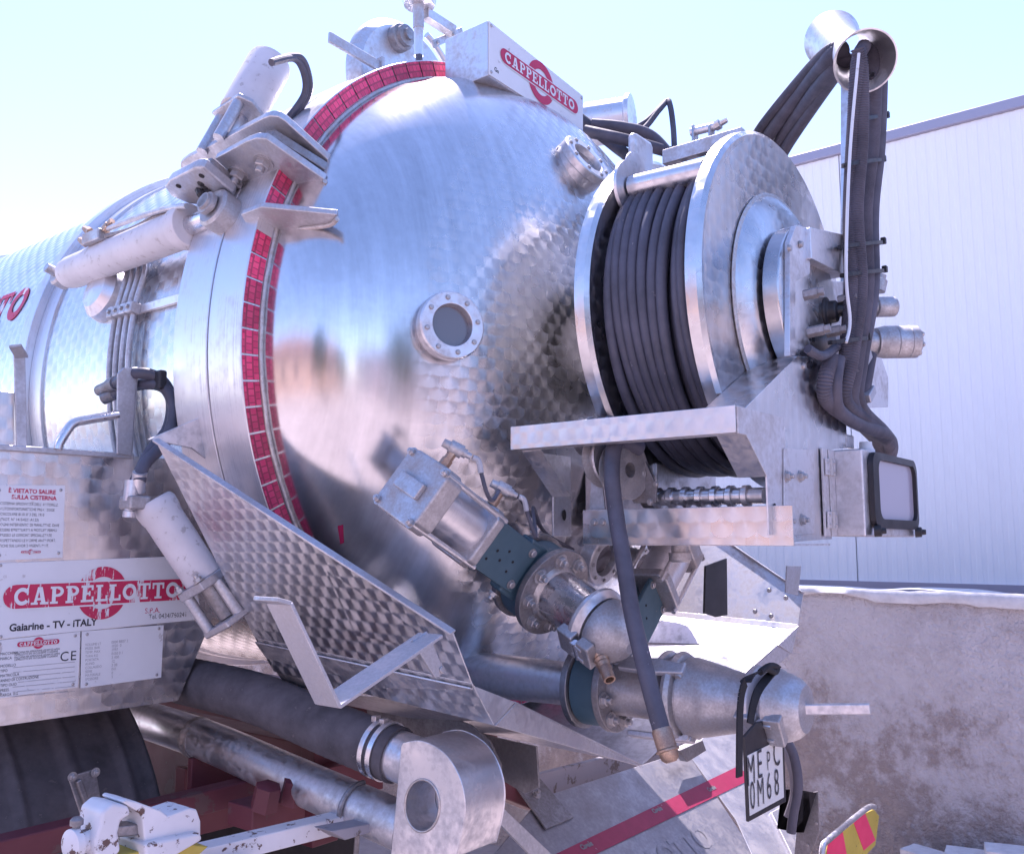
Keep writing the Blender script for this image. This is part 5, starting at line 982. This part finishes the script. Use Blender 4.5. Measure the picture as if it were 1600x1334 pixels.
# mudguard
mgc = Vector((0, 2.65, .70)); b = MB(); N = 26; k0 = 0; xs = (.80, 1.30)
rib = lambda x: .010 if (abs((x-.80) % .125-.06) < .012) else 0
XS = sorted(set([.80+.01*i for i in range(51)])); ii = len(XS)
for j in range(N+1):
    a = R_(60+j*125/N)
    for x in XS: r_ = .60+rib(x)+(.008 if x > 1.285 else 0); b.v.append(Vector((x, mgc.y+r_*math.cos(a), mgc.z+r_*math.sin(a))))
for j in range(N):
    for i in range(ii-1): a = j*ii+i; b.face((a, a+ii, a+ii+1, a+1))
mg = put('mudguard', b, 'dusty_rubber', TR, sharp=60, label='dusty black ribbed mudguard over the rear wheel'); mg.modifiers.new('solid', 'SOLIDIFY').thickness = .006
b = MB(); b.prism([at(x, y, Y=2.02) for x, y in ((104, 1212), (148, 1200), (162, 1280), (130, 1290))], (0, -.006, 0)); put('guard_bracket', b, 'dull_steel', mg, bevel=.003)
for x, y in ((113, 1213), (149, 1206)): bolt(mg, at(x, y, Y=2.01), (0, -1, 0), .007)
b = MB(); b.bar(at(122, 1218, Y=2.008), at(146, 1285, Y=2.008), .012, .012); put('bracket_rib', b, 'dull_steel', mg, bevel=.003)
b = MB(); b.lathe([(.82, .30), (.82, .45), (.86, .50), (1.24, .50), (1.28, .45), (1.28, .30)], (0, 2.68, .52), (1, 0, 0), 48); put('tyre', b, 'rubber', mg)
# chassis beams
cf = None
def beam(px0, px1, Y_, h, d, mat, name='chassis_beam'):
    global cf
    p, q_ = at(*px0, Y=Y_), at(*px1, Y=Y_); b = MB(); b.prism([p, q_, q_-Vector((0, 0, h)), p-Vector((0, 0, h))], (0, d, 0)); o = put(name, b, mat, TR if cf is None else cf, bevel=.004)
    if cf is None: cf = o; o['label'] = 'red chassis beams and brackets under the tank'
    return o
beam((-10, 1316), (420, 1212), 1.85, .05, .05, 'red_chassis'); beam((250, 1255), (600, 1180), 1.95, .09, .06, 'red_chassis'); beam((290, 1200), (560, 1190), 2.3, .16, .05, 'red_chassis', 'cross_plate')
beam((395, 1262), (478, 1240), 1.70, .05, .09, 'red_chassis', 'spring_bracket'); beam((300, 1185), (390, 1165), 2.05, .10, .02, 'red_chassis', 'gusset_plate'); beam((785, 1185), (840, 1210), 1.62, .10, .06, 'red_chassis', 'rail_end')
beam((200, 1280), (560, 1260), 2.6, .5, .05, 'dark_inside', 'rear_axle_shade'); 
b = MB(); b.box((1.72, 4.3, .93), (.09, 4.6, .26)); put('chassis_rail', b, 'red_chassis', cf, bevel=.004); b = MB(); b.box((2.40, 4.3, .93), (.09, 4.6, .26)); put('chassis_rail', b, 'red_chassis', cf, bevel=.004)
for x, y in ((412, 1262), (455, 1252)): b = MB(); b.lathe([(0, .03), (.05, .028), (.055, .018)], at(x, y, Y=1.69), (0, -.3, 1), 6); put('spring_cap', b, 'red_chassis', cf)
b = MB(); p0, p1x = at(250, 1342, Y=1.50), at(545, 1272, Y=1.50); b.prism([p0, p1x, p1x-Vector((0, 0, .035)), p0-Vector((0, 0, .035))], (0, .045, 0)); put('white_rail', b, 'white_chipped', cf, bevel=.003)
b = MB(); b.prism([p0+Vector((-.35, -.05, .0)), p1x+Vector((-.25, -.05, -.02)), p1x+Vector((-.25, .12, -.02)), p0+Vector((-.35, .12, 0))], (0, 0, -.01)); put('step_tray', b, 'grey_chassis', cf, bevel=.002)
# bench vise on the white rail
vo = at(215, 1330, Y=1.48); vz = at(215, 1290, Y=1.48).z
vi = thing('bench_vise', vo, 'white chipped bench vise mounted on the rail beside the mudguard', 'vise')
def VB(pts, d0, d1, name, mat='white_chipped', bev=.006): b = MB(); b.prism([at(x, y, Y=1.48+d0) for x, y in pts], (0, d1-d0, 0)); return put(name, b, mat, vi, bevel=bev)
VB([(156, 1290), (160, 1268), (176, 1254), (202, 1258), (206, 1272), (190, 1282), (186, 1300), (190, 1330), (172, 1345), (150, 1340), (148, 1312)], -.035, .035, 'moving_jaw')
VB([(222, 1272), (192, 1253), (197, 1248), (214, 1252), (252, 1266), (262, 1274), (296, 1262), (308, 1264), (314, 1282), (314, 1306), (240, 1322), (226, 1318)], -.035, .035, 'fixed_jaw')
VB([(226, 1318), (314, 1300), (318, 1312), (270, 1340), (228, 1345)], -.05, .05, 'vise_base', 'white_chipped')
VB([(183, 1290), (228, 1286), (228, 1304), (184, 1308)], -.018, .018, 'slide_bar', 'dull_steel', .003); VB([(290, 1318), (326, 1322), (300, 1345), (170, 1345), (180, 1336)], -.03, .05, 'yellow_base', 'yellow_paint', .002)
b = MB(); c = at(150, 1308, Y=1.48); b.lathe([(0, .024), (.012, .026), (.02, .018), (.045, .018), (.048, .024), (.06, .024), (.064, .012)], c+Vector((.015, 0, 0)), (-1, -.1, 0), 24); put('screw_head', b, 'white_chipped', vi, bevel=.001)
b = MB(); c = c+Vector((-.035, -.004, 0)); b.tube([c+Vector((0, 0, .028)), c+Vector((-.012, -.02, -.10))], .006, 10); put('turning_bar', b, 'dull_steel', vi)
b = MB(); b.lathe([(0, .010), (.008, .010), (.012, .006)], c+Vector((0, 0, .028)), (0, 0, 1), 12); put('bar_end', b, 'dull_steel', vi)
